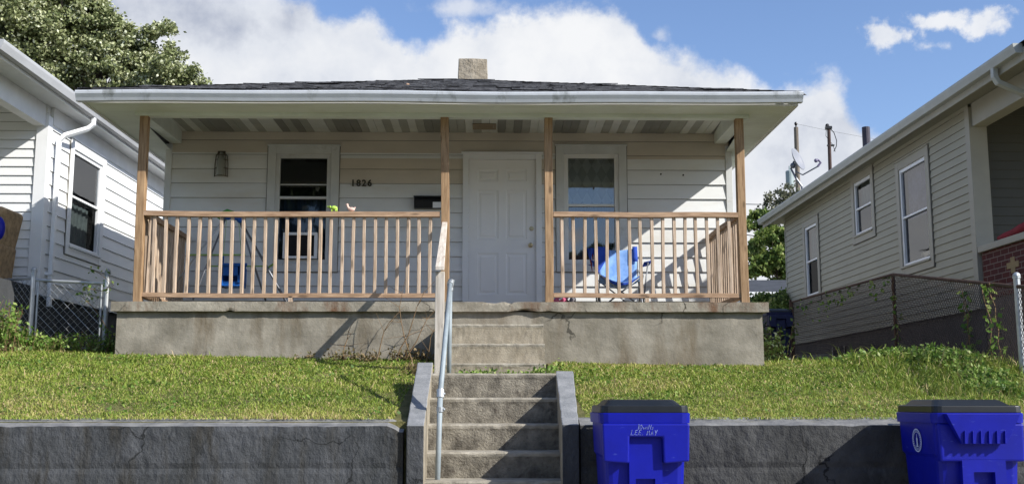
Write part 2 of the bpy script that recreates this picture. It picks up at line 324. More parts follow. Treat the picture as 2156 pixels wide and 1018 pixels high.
def empty(name, loc, label=None, cat=None, group=None, rz=0):
    o = bpy.data.objects.new(name, None); COL.objects.link(o); o.location = loc; o.rotation_euler = (0, 0, rz); o.empty_display_size = .2
    return tag(o, label, cat, group)
def npmesh(name, V, nper, faces, m, tint=None, loc=(0, 0, 0), parent=None, smooth=False):
    """V (k*nper,3), faces list of index tuples inside one element"""
    V = np.asarray(V, dtype=np.float32)-np.asarray(loc, dtype=np.float32); k = len(V)//nper
    me = bpy.data.meshes.new(name); me.vertices.add(len(V)); me.vertices.foreach_set('co', V.ravel())
    idx = []; tot = []
    for f in faces: tot.append(len(f))
    fl = np.concatenate([np.array(f) for f in faces]); allidx = (np.arange(k)[:, None]*nper+fl[None, :]).ravel()
    tots = np.tile(np.array(tot), k); starts = np.concatenate([[0], np.cumsum(tots)[:-1]])
    me.loops.add(len(allidx)); me.loops.foreach_set('vertex_index', allidx.astype(np.int32))
    me.polygons.add(len(tots)); me.polygons.foreach_set('loop_start', starts.astype(np.int32))
    me.update(calc_edges=True); me.materials.append(m)
    if tint is not None:
        a = me.attributes.new('tint', 'FLOAT', 'POINT'); a.data.foreach_set('value', np.repeat(tint, nper).astype(np.float32))
    o = bpy.data.objects.new(name, me); COL.objects.link(o)
    if parent is not None: o.parent = parent
    else: o.location = loc
    return o
def leaf_verts(C, size, droop=.3, aspect=.55, fold=.0, upbias=0.):
    """rhombus leaves at points C (n,3)"""
    n = len(C); d = rng.normal(size=(n, 3)); d[:, 2] -= droop; d /= np.linalg.norm(d, axis=1)[:, None]
    r = rng.normal(size=(n, 3)); r[:, 2] += upbias; s = np.cross(d, r); s /= np.linalg.norm(s, axis=1)[:, None]
    sz = (size*rng.uniform(.6, 1.25, n))[:, None]
    a = C; b = C+d*sz*.45+s*sz*aspect*.5; c = C+d*sz; e = C+d*sz*.45-s*sz*aspect*.5
    return np.stack([a, b, c, e], 1).reshape(-1, 3)

# ------------------------------------------------------------------ terrain
def lerp(a, b, t): return a+(b-a)*t
def hgt(x, y):
    """height of the ground (street at -1.12)"""
    x = np.asarray(x, float); y = np.asarray(y, float)
    xs = np.clip((x+4.2)/7.2, -.35, 1.0)
    foot = .52-.13*xs
    t = np.clip((y-8.33)/(12.1-8.33), 0, 1)
    h = -.135+(foot+.135)*(t**.93)
    h = h+np.clip((y-12.1)/9.0, 0, 1)*(.42+.02*xs)+np.clip((y-21)/60, 0, 1)*.8
    # mound at the right fence
    h = h+.12*np.exp(-((x-4.6)/1.0)**2-((y-11.6)/.8)**2)
    path = (np.abs(x-.02) < .54) & (y < 11.95)
    h = np.where(path & (y >= 9.75), .235, h)
    h = np.where(path & (y < 9.75), -1.2, h)
    h = np.where(y < 8.2, -1.12, h)
    return h
xs_ = np.unique(np.concatenate([np.array([-1500, -600, -250, -120, -60, -40, -30, -24, -20, -17, -15, -13, -12, 12, 13, 15, 17, 20, 24, 30, 40, 60, 120, 250, 600, 1500]), np.arange(-11, 11.01, .25), np.array([-.56, -.515, .555, .60])]))
ys_ = np.unique(np.concatenate([np.array([-1500, -500, -150, -50, -20, -8, 0, 3, 5, 6.5, 7.5, 8.1, 8.19, 8.21, 8.3]), np.arange(8.4, 14, .2), np.array([9.74, 9.76, 11.94, 11.96]), np.arange(14, 30, 1.), np.array([33, 38, 45, 55, 70, 100, 160, 300, 700, 1800])]))
GX, GY = np.meshgrid(xs_, ys_); GZ = hgt(GX, GY)
GZ = GZ+np.where(GY > 8.35, .012*np.sin(GX*5.1+GY*3.3)*np.sin(GY*4.7-GX*1.3), 0)
gv = np.stack([GX, GY, GZ], 2).reshape(-1, 3); nx_ = len(xs_)
gf = [(j*nx_+i, j*nx_+i+1, (j+1)*nx_+i+1, (j+1)*nx_+i) for j in range(len(ys_)-1) for i in range(nx_-1)]
gme = bpy.data.meshes.new('ground'); gme.from_pydata([tuple(p) for p in gv], [], gf)
m_soil = mat('lawn_soil', (.12, .13, .035), .95, .35, 7, .6, 30, col2=(.20, .17, .07), bdist=.03, stain=(.24, .17, .10), stain_scale=2.2, stain_lo=.6, stain_hi=.8)
gme.materials.append(m_soil); ground = bpy.data.objects.new('ground', gme); COL.objects.link(ground); tag(ground, kind='structure')
m_side = mat('sidewalk_concrete', (.36, .34, .30), .9, .15, 2, .4, 40)
m_asph = mat('asphalt', (.055, .055, .058), .9, .2, 6, .5, 80)
o = MB().box(-60, 60, 4.6, 8.08, -1.2, -1.115).build('sidewalk', m_side); tag(o, kind='structure')
o = MB().box(-60, 60, -6, 3.6, -1.25, -1.118).build('street', m_asph); tag(o, kind='structure')
o = MB().box(-60, 60, 3.605, 3.75, -1.25, -1.0).build('kerb', m_side, bev=.02); tag(o, kind='structure')

# ------------------------------------------------------------------ retaining walls, cheeks, steps
def rough_wall(name, x0, x1, y0, y1, zt, label, zslope=0., chip=None, mats=(None, None)):
    """concrete wall: grid front with worn upper edge, sloping cap"""
    mb = MB(); nx = max(2, int((x1-x0)/.03)); nz = 22; zb = -1.16
    def top(x): 
        t = zt+zslope*(x-x0)
        if chip:
            d = chip[0]-abs(x-chip[1]); t -= max(0, d/chip[0])**.7*chip[2]*(.55+.9*abs(mnoise.noise(Vector((x*26, 7, 1)))))
        return t+.006*mnoise.noise(Vector((x*3, 1, 0)))
    rows = []
    for k in range(nz+1):
        row = []
        for i in range(nx+1):
            x = lerp(x0, x1, i/nx); t = k/nz; z = lerp(zb, top(x), t**.8)
            q = Vector((x*1.7, 0, z*1.7)); d = .012*mnoise.noise(q)+.006*mnoise.noise(q*5)+.004*mnoise.noise(q*13)
            if t > .93: d += .012*(mnoise.noise(Vector((x*9, 4, 1)))+.6)*((t-.93)/.07)
            d += .010*math.exp(-((z+.46)/.02)**2)
            z -= .012*max(0, mnoise.noise(Vector((x*7, 9, 2)))) if k == nz else 0
            row.append((x, y0+d, z))
        rows.append(row)
    for k in range(nz):
        for i in range(nx): mb.face(rows[k][i], rows[k][i+1], rows[k+1][i+1], rows[k+1][i])
    mb.cur = 1
    prev = rows[-1]
    for j in range(1, 5):
        cur = []
        for i in range(nx+1):
            x = lerp(x0, x1, i/nx); t = j/4
            cur.append((x, lerp(prev[i][1] if j == 1 else y0, y1, t) if j < 4 else y1, top(x)+.055*t+.004*mnoise.noise(Vector((x*8, t*5, 0)))))
        for i in range(nx): mb.face(prev[i], prev[i+1], cur[i+1], cur[i])
        prev = cur
    mb.cur = 0
    for i, sgn in ((0, 1), (nx, -1)):
        mb.face(rows[0][i], rows[-1][i], prev[i], (prev[i][0], y1, zb))
    mb.face((x0, y1, zb), prev[0], prev[-1], (x1, y1, zb))
    o = mb.build(name, [m_retain if chip else m_retain2, m_cap], loc=((x0+x1)/2, (y0+y1)/2, -1.12))
    return tag(o, label, 'retaining wall')
rough_wall('retaining_wall', -9.5, at(849, 900, 8.1).x, 8.1, 8.34, -.165, 'long dark grey painted concrete retaining wall left of the steps with cracked top edge', chip=(.10, at(849, 900, 8.1).x, .07))
rough_wall('retaining_wall', at(1222, 890, 8.1).x, 9.5, 8.1, 8.34, -.160, 'dark concrete retaining wall right of the steps behind the blue bins')

def cheek(name, bi, bo, fi, fo, yb, yf, zb, zf, label):
    """sloping side wall of the steps: inner/outer x at the back and front"""
    mb = MB(); n = 14; K = []
    for i in range(n+1):
        t = i/n; y = lerp(yf, yb, t); z = lerp(zf, zb, t) if t < .93 else zb-.0
        j = .006*mnoise.noise(Vector((y*6, 0, len(label)))); xi = lerp(fi, bi, t); xo = lerp(fo, bo, t)
        K.append([(xi, y, -1.16), (xi+j, y, z+j), (xo-j, y, z-j*.5), (xo, y, -1.16)])
    for i in range(n):
        for a in range(3):
            mb.cur = 1 if a == 1 else (0 if a == 2 else 2)
            mb.face(K[i][a], K[i+1][a], K[i+1][a+1], K[i][a+1])
    mb.cur = 0; mb.face(*K[0]); mb.face(*K[-1])
    o = mb.build(name, [m_retain, m_cheek, m_upstep], loc=((fi+fo)/2, (yf+yb)/2, -1.12), bev=.008); return tag(o, label, 'side wall')
XL = -.535; XR = .548
bk = at(912, 760, 10.0); fr = at(893, 895, 8.06)
cheek('step_side_wall', bk.x, at(879, 760, 10.).x, fr.x, at(856, 895, 8.06).x, 10.0, 8.06, at(890, 762, 10.).z, fr.z, 'sloping grey concrete side wall left of the steps beside the pipe handrail')
bk = at(1170, 778, 9.7); fr = at(1183, 893, 8.06)
cheek('step_side_wall', bk.x, at(1207, 778, 9.7).x, fr.x, at(1219, 893, 8.06).x, 9.7, 8.06, at(1190, 780, 9.7).z, fr.z, 'sloping grey concrete side wall right of the steps beside the blue bin')

def stepblock(mb, x0, x1, y0, y1, z0, z1, nz_=8):
    n = int((x1-x0)/.03); rows = []
    prof = [(y0+.006, z0), (y0+.006, lerp(z0, z1, .25)), (y0+.006, lerp(z0, z1, .5)), (y0+.004, lerp(z0, z1, .75)), (y0, z1-.035), (y0-.006, z1-.015), (y0, z1-.002), (y0+.02, z1), (y1, z1)]
    for a, (y, z) in enumerate(prof):
        row = []
        for i in range(n+1):
            x = lerp(x0, x1, i/n); q = Vector((x*9, y*9, z*9)); w = .5 if a in (0, 8) else 1
            chip = .010*max(0, mnoise.noise(Vector((x*11, z1*7, 3)))) if a in (5, 6) else 0
            row.append((x, y+w*(.006*mnoise.noise(q)+.004*mnoise.noise(q*3))+chip, z+(w*.003*mnoise.noise(q*2) if a else 0)-chip))
        rows.append(row)
    for a in range(len(rows)-1):
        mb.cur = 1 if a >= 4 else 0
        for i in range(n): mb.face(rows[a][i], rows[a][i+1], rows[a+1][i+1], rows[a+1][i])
    mb.cur = 0
mb = MB()
SY = [9.58, 9.25, 8.92, 8.60, 8.27, 7.96]; SZ = [.258, .047, -.165, -.371, -.570, -.775]
for i in range(6):
    y1 = SY[i-1]+.03 if i else 9.9
    zlo = SZ[i+1]-.01 if i < 5 else -1.13
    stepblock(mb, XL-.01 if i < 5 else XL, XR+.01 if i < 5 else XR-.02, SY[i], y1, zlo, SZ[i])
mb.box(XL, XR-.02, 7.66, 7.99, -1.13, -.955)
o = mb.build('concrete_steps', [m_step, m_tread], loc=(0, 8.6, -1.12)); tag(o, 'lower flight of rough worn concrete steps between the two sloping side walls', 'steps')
mb = MB(); UX0, UX1 = at(925, 700, 11.7).x, at(1145, 700, 11.7).x
UY = [11.80, 11.52, 11.24]; UZ = [.845, .62, .405]
for i in range(3):
    y1 = UY[i-1]+.03 if i else 12.16
    zlo = UZ[i+1]-.01 if i < 2 else .18
    stepblock(mb, UX0, UX1, UY[i], y1, zlo, UZ[i])
    for x in (UX0, UX1): mb.face((x, UY[i]+.006, zlo), (x, y1, zlo), (x, y1, UZ[i]), (x, UY[i]+.02, UZ[i]))
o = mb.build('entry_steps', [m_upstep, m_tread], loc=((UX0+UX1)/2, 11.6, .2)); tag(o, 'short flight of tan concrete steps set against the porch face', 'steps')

# ------------------------------------------------------------------ main house
H = empty('white_house', (-.56, 16, 1.1), 'white sided one storey house with wooden railed front porch and low hip roof', 'house')
def siding(mb, p0, ud, nd, Lu, z0, z1, course, openings=(), t=.016, tan=None):
    p0 = Vector(p0); ud = Vector(ud); nd = Vector(nd)
    zs = [z0]; z = z0
    while z < z1-1e-4: z = min(z1, z+course); zs.append(z)
    cuts = sorted(set(zs+[a for o_ in openings for a in (o_[2], o_[3]) if z0 < a < z1]))
    def off(z, c0): return t*(1-min(1, (z-c0)/course))+.002
    for a, b in zip(cuts[:-1], cuts[1:]):
        if b-a < 1e-4: continue
        c0 = max(c for c in zs if c <= a+1e-5); mid = (a+b)/2
        iv = [(0, Lu)]
        for (u0, u1, w0, w1) in openings:
            if w0 < mid < w1:
                nv = []
                for (s, e) in iv:
                    if u1 <= s or u0 >= e: nv.append((s, e)); continue
                    if s < u0: nv.append((s, u0))
                    if u1 < e: nv.append((u1, e))
                iv = nv
        for (s, e) in iv:
            A = p0+ud*s+nd*off(a, c0); B = p0+ud*e+nd*off(a, c0); C = p0+ud*e+nd*off(b, c0); D = p0+ud*s+nd*off(b, c0)
            A.z = B.z = a; C.z = D.z = b
            mb.cur = tan(s, e, mid) if tan else 0
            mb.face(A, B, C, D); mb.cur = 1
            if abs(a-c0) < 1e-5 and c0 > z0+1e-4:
                A2 = p0+ud*s+nd*.002; B2 = p0+ud*e+nd*.002; A2.z = B2.z = a; mb.face(A, B, B2, A2)  # lap underside, its shadow line painted dark
            mb.cur = 0
WY = 14.0
CW = .105
wl = (at(566, 308, WY).x, at(716, 308, WY).x, at(640, 572, WY).z, at(640, 308, WY).z)
wr = (at(1170, 308, WY).x, at(1318, 308, WY).x, at(1240, 572, WY).z, at(1240, 308, WY).z)
dr = (at(975, 325, WY).x, at(1140, 325, WY).x, 1.10, at(1060, 325, WY).z)
HX0, HX1, HY1 = -4.225, 3.10, 23.0
FL = 1.11
def inset(w, c, cb=None): return (w[0]+c, w[1]-c, w[2]+(c if cb is None else cb), w[3]-c)
mb = MB()
ops = [tuple(x-(HX0 if i < 2 else 0) for i, x in enumerate(inset(wl, CW))), tuple(x-(HX0 if i < 2 else 0) for i, x in enumerate(inset(wr, CW))), (dr[0]+.08-HX0, dr[1]-.08-HX0, 1.0, dr[3]-.06)]
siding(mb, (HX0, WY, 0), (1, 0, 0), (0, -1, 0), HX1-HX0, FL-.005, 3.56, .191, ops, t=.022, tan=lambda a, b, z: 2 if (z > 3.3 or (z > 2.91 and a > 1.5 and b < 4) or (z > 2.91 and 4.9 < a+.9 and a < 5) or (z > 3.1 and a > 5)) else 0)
siding(mb, (HX0, WY, 0), (0, 1, 0), (-1, 0, 0), HY1-WY, 1.05, 3.3, .191)
siding(mb, (HX1, WY, 0), (0, 1, 0), (1, 0, 0), HY1-WY, 1.05, 3.3, .191)
mb.face((HX0, HY1, .6), (HX1, HY1, .6), (HX1, HY1, 3.3), (HX0, HY1, 3.3))
mb.build('wall', [m_siding, m_shade_joint, m_tansid], H)
for a in (HX0-.035, HX1-.05): MB().box(a, a+.085, WY-.03, WY+.06, FL-.01, 3.34).build('corner_board', m_trim, H, bev=.004)
mb = MB(); mb.box(HX0+.03, HX1-.03, WY+.05, HY1-.02, .3, 1.06); mb.build('house_foundation', m_rfound, H)

# porch slab and face
def rough_box(mb, x0, x1, y0, y1, z0, z1, step=.06, amp=.006, chips=()):
    nx = int((x1-x0)/step); nz = max(2, int((z1-z0)/step))
    rows = []
    for k in range(nz+1):
        r = []
        for i in range(nx+1):
            x = lerp(x0, x1, i/nx); z = lerp(z0, z1, k/nz); q = Vector((x*2.3, y0, z*2.3)); d = amp*(mnoise.noise(q)+.5*mnoise.noise(q*4)); 
            zz = z
            for (cx, cw, cd, where) in chips:
                g = max(0, 1-abs(x-cx)/cw)
                if where == 'b' and k == 0: zz += cd*g*(.6+.6*abs(mnoise.noise(Vector((x*14, 0, 0))))); d += .5*cd*g
                if where == 't' and k == nz: zz -= cd*g*(.5+abs(mnoise.noise(Vector((x*20, 0, 0))))); d += cd*g
            r.append((x, y0+d, zz+ (amp*.5*mnoise.noise(Vector((x*6, z, 5))) if k in (0, nz) else 0)))
        rows.append(r)
    for k in range(nz):
        for i in range(nx): mb.face(rows[k][i], rows[k][i+1], rows[k+1][i+1], rows[k+1][i])
    for i in range(nx):
        mb.face(rows[nz][i], rows[nz][i+1], (rows[nz][i+1][0], y1, z1), (rows[nz][i][0], y1, z1))
        mb.face(rows[0][i], rows[0][i+1], (rows[0][i+1][0], y1, z0), (rows[0][i][0], y1, z0))
    for i in (0, nx): mb.face(rows[0][i], rows[nz][i], (rows[nz][i][0], y1, z1), (rows[0][i][0], y1, z0))
    mb.face((x0, y1, z0), (x1, y1, z0), (x1, y1, z1), (x0, y1, z1))
SX0, SX1, SYF = -4.205, 3.075, 12.08
mb = MB(); rough_box(mb, SX0, SX1, SYF, WY-.035, 1.002, FL, .035, .007, chips=[(.35, .18, .035, 'b'), (.0, .12, .02, 't'), (.62, .1, .02, 'b'), (-2.9, .05, .03, 'b'), (.2, .05, .03, 't')])
mb.build('porch_slab', m_slab, H)
mb = MB(); rough_box(mb, -4.15, 3.015, SYF+.055, WY+.04, .15, 1.001, .07, .010)
mb.build('porch_foundation', m_conc, H)

# posts
PY = 12.17
posts = [(305, 290, 4), (937, 938, 0), (1155, 1156, 0), (1554, 1568, -3)]
posts = [(at(305, 247, PY).x, at(290, 635, PY).x), (at(937, 250, PY).x, at(937, 635, PY).x+.0), (at(1155, 250, PY).x, at(1156, 635, PY).x), (at(1554, 247, PY).x, at(1568, 635, PY).x)]
for tx, bx in posts:
    mb = MB(); hw = .046
    n = 10; prev = None
    for i in range(n+1):
        t = i/n; x = lerp(bx, tx, t)+.004*math.sin(t*5+bx); y = PY-.0; z = lerp(FL-.002, 3.225, t)
        r = [(x-hw, y-hw, z), (x+hw, y-hw, z), (x+hw, y+hw, z), (x-hw, y+hw, z)]
        if prev:
            for a in range(4): mb.face(prev[a], prev[(a+1) % 4], r[(a+1) % 4], r[a])
        else: mb.face(*r)
        prev = r
    mb.face(*prev); mb.build('post', m_wood, H, bev=.005)

# balustrades
def bal_mesh(h, w=.036):
    mb = MB(); n = 5; prev = None; ph = random.random()*6
    for i in range(n+1):
        t = i/n; x = .0035*math.sin(t*3+ph); z = h*t; hw = w/2
        r = [(x-hw, -hw, z), (x+hw, -hw, z), (x+hw, hw, z), (x-hw, hw, z)]
        if prev:
            for a in range(4): mb.face(prev[a], prev[(a+1) % 4], r[(a+1) % 4], r[a])
        else: mb.face(*r)
        prev = r
    mb.face(*prev)
    me = bpy.data.meshes.new('baluster'); me.from_pydata(mb.v, [], mb.f); bm = bmesh.new(); bm.from_mesh(me); bmesh.ops.remove_doubles(bm, verts=bm.verts, dist=1e-5); bmesh.ops.recalc_face_normals(bm, faces=bm.faces)
    bmesh.ops.bevel(bm, geom=[e for e in bm.edges if abs((e.verts[0].co-e.verts[1].co).normalized().z) > .8], offset=.004, segments=1, affect='EDGES'); bm.to_mesh(me); bm.free(); me.materials.append(m_wood2); return me
RT0, RT1 = at(600, 455, PY).z-.002, at(600, 443, PY).z
RB0, RB1 = at(600, 625, PY).z, at(600, 616, PY).z
BM = [bal_mesh(RT0-RB1+.004) for _ in range(7)]
off = Vector(H.location)
def balustrade(name, A, B, n, first, last, label=None, sag=.0):
    """A, B: xy ends; balusters between parameters first..last"""
    A = Vector((*A, 0)); B = Vector((*B, 0)); d = (B-A); Ln = d.length; d.normalize(); nrm = Vector((-d.y, d.x, 0))
    def bar(mb, z0, z1, w):
        k = 12
        for i in range(k):
            c = []
            for z in (z0, z1):
                for (t, s) in ((i/k, -1), ((i+1)/k, -1), ((i+1)/k, 1), (i/k, 1)):
                    p = A+d*Ln*t+nrm*s*w/2; c.append((p.x, p.y, z-sag*math.sin(t*math.pi)+.003*math.sin(t*9+A.x)))
            mb.hexa(c)
    mb = MB(); bar(mb, RT0, RT1-.012, .089); bar(mb, RB0, RB1, .06)
    rl = mb.build(name, m_railh, H)
    if label: rl['label'] = label
    for i in range(n):
        t = lerp(first, last, i/(n-1) if n > 1 else 0); p = A+d*Ln*t
        o = bpy.data.objects.new('baluster', BM[i % 7]); COL.objects.link(o); o.parent = rl
        o.location = Vector((p.x, p.y, RB1-.002-sag*math.sin(t*math.pi)))-off
        o.rotation_euler = (random.uniform(-.004, .004), random.uniform(-.007, .007), math.atan2(d.y, d.x)+random.uniform(-.12, .12))
    return rl
pA, pB, pC, pD = [p[1] for p in posts]
xa, xb = at(303, 450, PY).x, at(926, 450, PY).x
b1 = balustrade('balustrade', (xa, PY), (xb, PY), 26, (at(326, 500, PY).x-xa)/(xb-xa), (at(905.5, 500, PY).x-xa)/(xb-xa), 'long balustrade left of the door', sag=.008)
o = bpy.data.objects.new('baluster', BM[2]); COL.objects.link(o); o.parent = b1; o.location = Vector((at(309, 620, PY).x, PY+.01, RB1))-off; o.rotation_euler = (0, .012, .3)
xa, xb = at(1165, 450, PY).x, at(1554, 450, PY).x
b2 = balustrade('balustrade', (xa, PY), (xb, PY), 16, (at(1183.6, 500, PY).x-xa)/(xb-xa), (at(1536, 500, PY).x-xa)/(xb-xa), 'short balustrade right of the door')
balustrade('balustrade', (pA+.02, PY+.05), (-3.955, WY-.03), 15, .05, .96, 'left end balustrade running back to the wall')
balustrade('balustrade', (pD-.015, PY+.05), (2.80, WY-.03), 15, .05, .96, 'right end balustrade running back to the wall')
for px, bo in ((612, b1), (1362, b2)):
    q = at(px, 630, PY); mb = MB().box(q.x-.022, q.x+.022, PY-.03, PY+.03, FL+.001, RB0+.006); mb.build('rail_block', m_wood2, bo)

# beams, ceiling, soffit, gutter
BY0, BY1 = 12.115, 12.225
mb = MB(); mb.box(-4.06, 2.93, BY0, BY1, 3.222, 3.53)
mb.hexa([(-4.06, BY1, 3.222), (-3.93, BY1, 3.222), (-4.06, WY-.02, 3.345), (-4.20, WY-.02, 3.345), (-4.06, BY1, 3.53), (-3.93, BY1, 3.53), (-4.06, WY-.02, 3.53), (-4.20, WY-.02, 3.53)])
mb.hexa([(2.80, BY1, 3.222), (2.93, BY1, 3.222), (3.07, WY-.02, 3.37), (2.91, WY-.02, 3.37), (2.80, BY1, 3.53), (2.93, BY1, 3.53), (3.07, WY-.02, 3.53), (2.91, WY-.02, 3.53)])
mb.build('porch_beam', m_soffit, H, bev=.004)
mats_c = [mat('ceiling_light_plank', (.60, .61, .55), .6, .08, 3, .05), mat('ceiling_mid_plank', (.36, .36, .31), .6, .1, 3, .05), mat('ceiling_dark_plank', (.22, .22, .19), .6, .1, 3, .05)]
mb = MB(); x = -4.1; pat = [0, 1, 0, 1, 2, 2, 2, 1, 1, 0, 1, 0, 0, 2, 1, 2, 1, 0, 0, 1, 2, 2, 2, 1, 0, 0, 1]; k = 0
while x < 3.0:
    mb.cur = pat[k % len(pat)]; w = .104
    zj = 3.505+.0015*(k % 3)
    mb.box(x+.002, x+w-.002, BY1+.002, WY-.02, zj, zj+.02); x += w; k += 1
mb.build('porch_ceiling', mats_c, H)
q = at(1020, 262, 13.75)
mb = MB()
vx, vy = q.x, 13.62
mb.box(vx-.15, vx+.15, vy-.13, vy-.10, 3.488, 3.503); mb.box(vx-.15, vx+.15, vy+.10, vy+.13, 3.488, 3.503); mb.box(vx-.15, vx-.12, vy-.099, vy+.099, 3.488, 3.503); mb.box(vx+.12, vx+.15, vy-.099, vy+.099, 3.488, 3.503)
for i in range(6): mb.box(vx-.118, vx+.118, vy-.085+i*.033, vy-.068+i*.033, 3.492, 3.500)
mb.build('ceiling_vent', mat('vent_brown', (.28, .22, .15), .6, .1), H)
GX0, GX1, GYF = at(160, 200, 11.6).x, at(1690, 195, 11.6).x, 11.56
EZ0, EZ1 = 3.262, 3.345
RY1 = 24.2
mb = MB()
mb.box(GX0+.06, GX1-.06, GYF+.14, BY0-.001, EZ0, EZ0+.02)
mb.face((GX0+.06, BY0, EZ0), (HX0-.001, BY0, EZ0), (HX0-.001, RY1-.05, EZ0), (GX0+.06, RY1-.05, EZ0))
mb.face((HX1+.001, BY0, EZ0), (GX1-.06, BY0, EZ0), (GX1-.06, RY1-.05, EZ0), (HX1+.001, RY1-.05, EZ0))
mb.face((HX0-.001, BY0, EZ0), (-4.06, BY0, EZ0), (-4.2, WY, EZ0), (HX0-.001, WY, EZ0))
mb.face((2.93, BY0, EZ0), (HX1+.001, BY0, EZ0), (HX1+.001, WY, EZ0), (3.06, WY, EZ0))
mb.build('soffit', m_soffit, H)
mb = MB()
mb.box(GX0+.03, GX1-.03, GYF+.125, GYF+.139, EZ0-.01, EZ1+.01)
mb.box(GX0+.03, GX0+.06, GYF+.14, RY1, EZ0-.012, EZ1+.01); mb.box(GX1-.06, GX1-.03, GYF+.14, RY1, EZ0-.012, EZ1+.01)
mb.build('fascia', m_white, H)
# K-style gutter along the front with a slight sag
prof = [(.122, .005), (.06, 0), (.045, .004), (.03, .035), (.004, .075), (0, .10), (.004, .112), (.012, .112), (.012, .102), (.02, .10)]
mb = MB(); prev = None; ng = 60
for i in range(ng+1):
    t = i/ng; x = lerp(GX0, GX1, t); dz = EZ0-.018+.022*t+.006*math.sin(t*7)+.004*math.sin(t*19)
    r = [(x, GYF+p[0], dz+p[1]*1.0) for p in prof]
    if prev:
        for a in range(len(prof)-1): mb.face(prev[a], r[a], r[a+1], prev[a+1])
    if i in (0, ng): mb.face(*(r[:7]+[(x, GYF+.122, dz+.112)]))
    prev = r
mb.build('gutter', m_gutter, H)

# roof: deck plus courses of shingle tabs
RZ = 3.385; APEX = Vector((-.51, 15.45, 4.66)); RB = Vector((-.51, 20.3, 4.66))
x0, x1, y0 = GX0-.0, GX1+.0, GYF+.08
mb = MB()
c00, c10, c11, c01 = Vector((x0, y0, RZ)), Vector((x1, y0, RZ)), Vector((x1, RY1, RZ)), Vector((x0, RY1, RZ))
mb.face(c00, c10, APEX); mb.face(c10, c11, RB, APEX); mb.face(c11, c01, RB); mb.face(c01, c00, APEX, RB)
rf = mb.build('roof', m_shingle, H)
mb = MB()
def shingle_face(a, b, c, d):
    """eave a->b, top d->c"""
    n = 30; up = ((d+c)/2-(a+b)/2); nr = (b-a).cross(up).normalized()
    if nr.z < 0: nr = -nr
    for k in range(n):
        t0 = k/n; t1 = (k+1.25)/n
        l0, r0 = a.lerp(d, t0), b.lerp(c, t0); l1, r1 = a.lerp(d, min(1, t1)), b.lerp(c, min(1, t1))
        L0 = (r0-l0).length; m = max(1, int(L0/.30))
        for i in range(m):
            s0, s1 = i/m+.0, (i+1)/m-.004/max(.3, L0)
            lift = .005+.022*random.random()**4; w = .0
            A = l0.lerp(r0, s0)+nr*(.010+lift); B = l0.lerp(r0, s1)+nr*(.010+lift*random.uniform(.6, 1.2)); C = l1.lerp(r1, s1)+nr*.004; D = l1.lerp(r1, s0)+nr*.004
            mb.face(A, B, C, D); mb.face(A, B, B-nr*.012, A-nr*.012)
shingle_face(c00, c10, APEX+Vector((.02, 0, 0)), APEX-Vector((.02, 0, 0))); shingle_face(c10, c11, RB, APEX); shingle_face(c01, c00, APEX, RB)
for a, b in ((c00, APEX), (c10, APEX), (APEX, RB)):
    d = b-a; n = int(d.length/.16); side = d.cross(Vector((0, 0, 1))).normalized()
    for i in range(n):
        p = a+d*(i/n); q = a+d*((i+1.3)/n); up = Vector((0, 0, .012+.008*random.random())); w = .12
        mb.face(p-side*w, p+up, q+Vector((0, 0, .02)), q-side*w-Vector((0, 0, .01))); mb.face(p+up, p+side*w, q+side*w-Vector((0, 0, .01)), q+Vector((0, 0, .02)))
        mb.face(p-side*w, p+up, p+side*w)
mb.build('shingles', m_shingle, rf)
mb = MB(); a = at(966, 123, 16.3); b = at(1025, 123, 16.3)
n = 9; prev = None
for i in range(n+1):
    t = i/n; z = lerp(4.1, a.z, t); wv = .02*math.sin(t*6)+.012*random.uniform(-1, 1); ex = .02*(1-t)
    y0c, y1c = 16.3, 16.3+.42
    r = [(a.x-ex+wv*.4, y0c+wv*.3, z), ((a.x+b.x)/2, y0c-.012, z), (b.x+ex-wv*.5, y0c+.02, z), (b.x+ex, y1c, z), (a.x-ex, y1c, z)]
    if prev:
        for k in range(5): mb.face(prev[k], prev[(k+1) % 5], r[(k+1) % 5], r[k])
    prev = r
mb.face(*prev)
mb.build('chimney', m_chim, rf, bev=.012)
q = at(857, 178, 13.2); mb = MB().tube([(q.x, 13.2, 3.7), (q.x, 13.2, q.z-.03), (q.x+.01, 13.2, q.z+.01)], [.035, .03, .022], 10); mb.build('roof_vent_pipe', mat('rusty_tan_pipe', (.42, .27, .18), .7, .2, 20), rf)

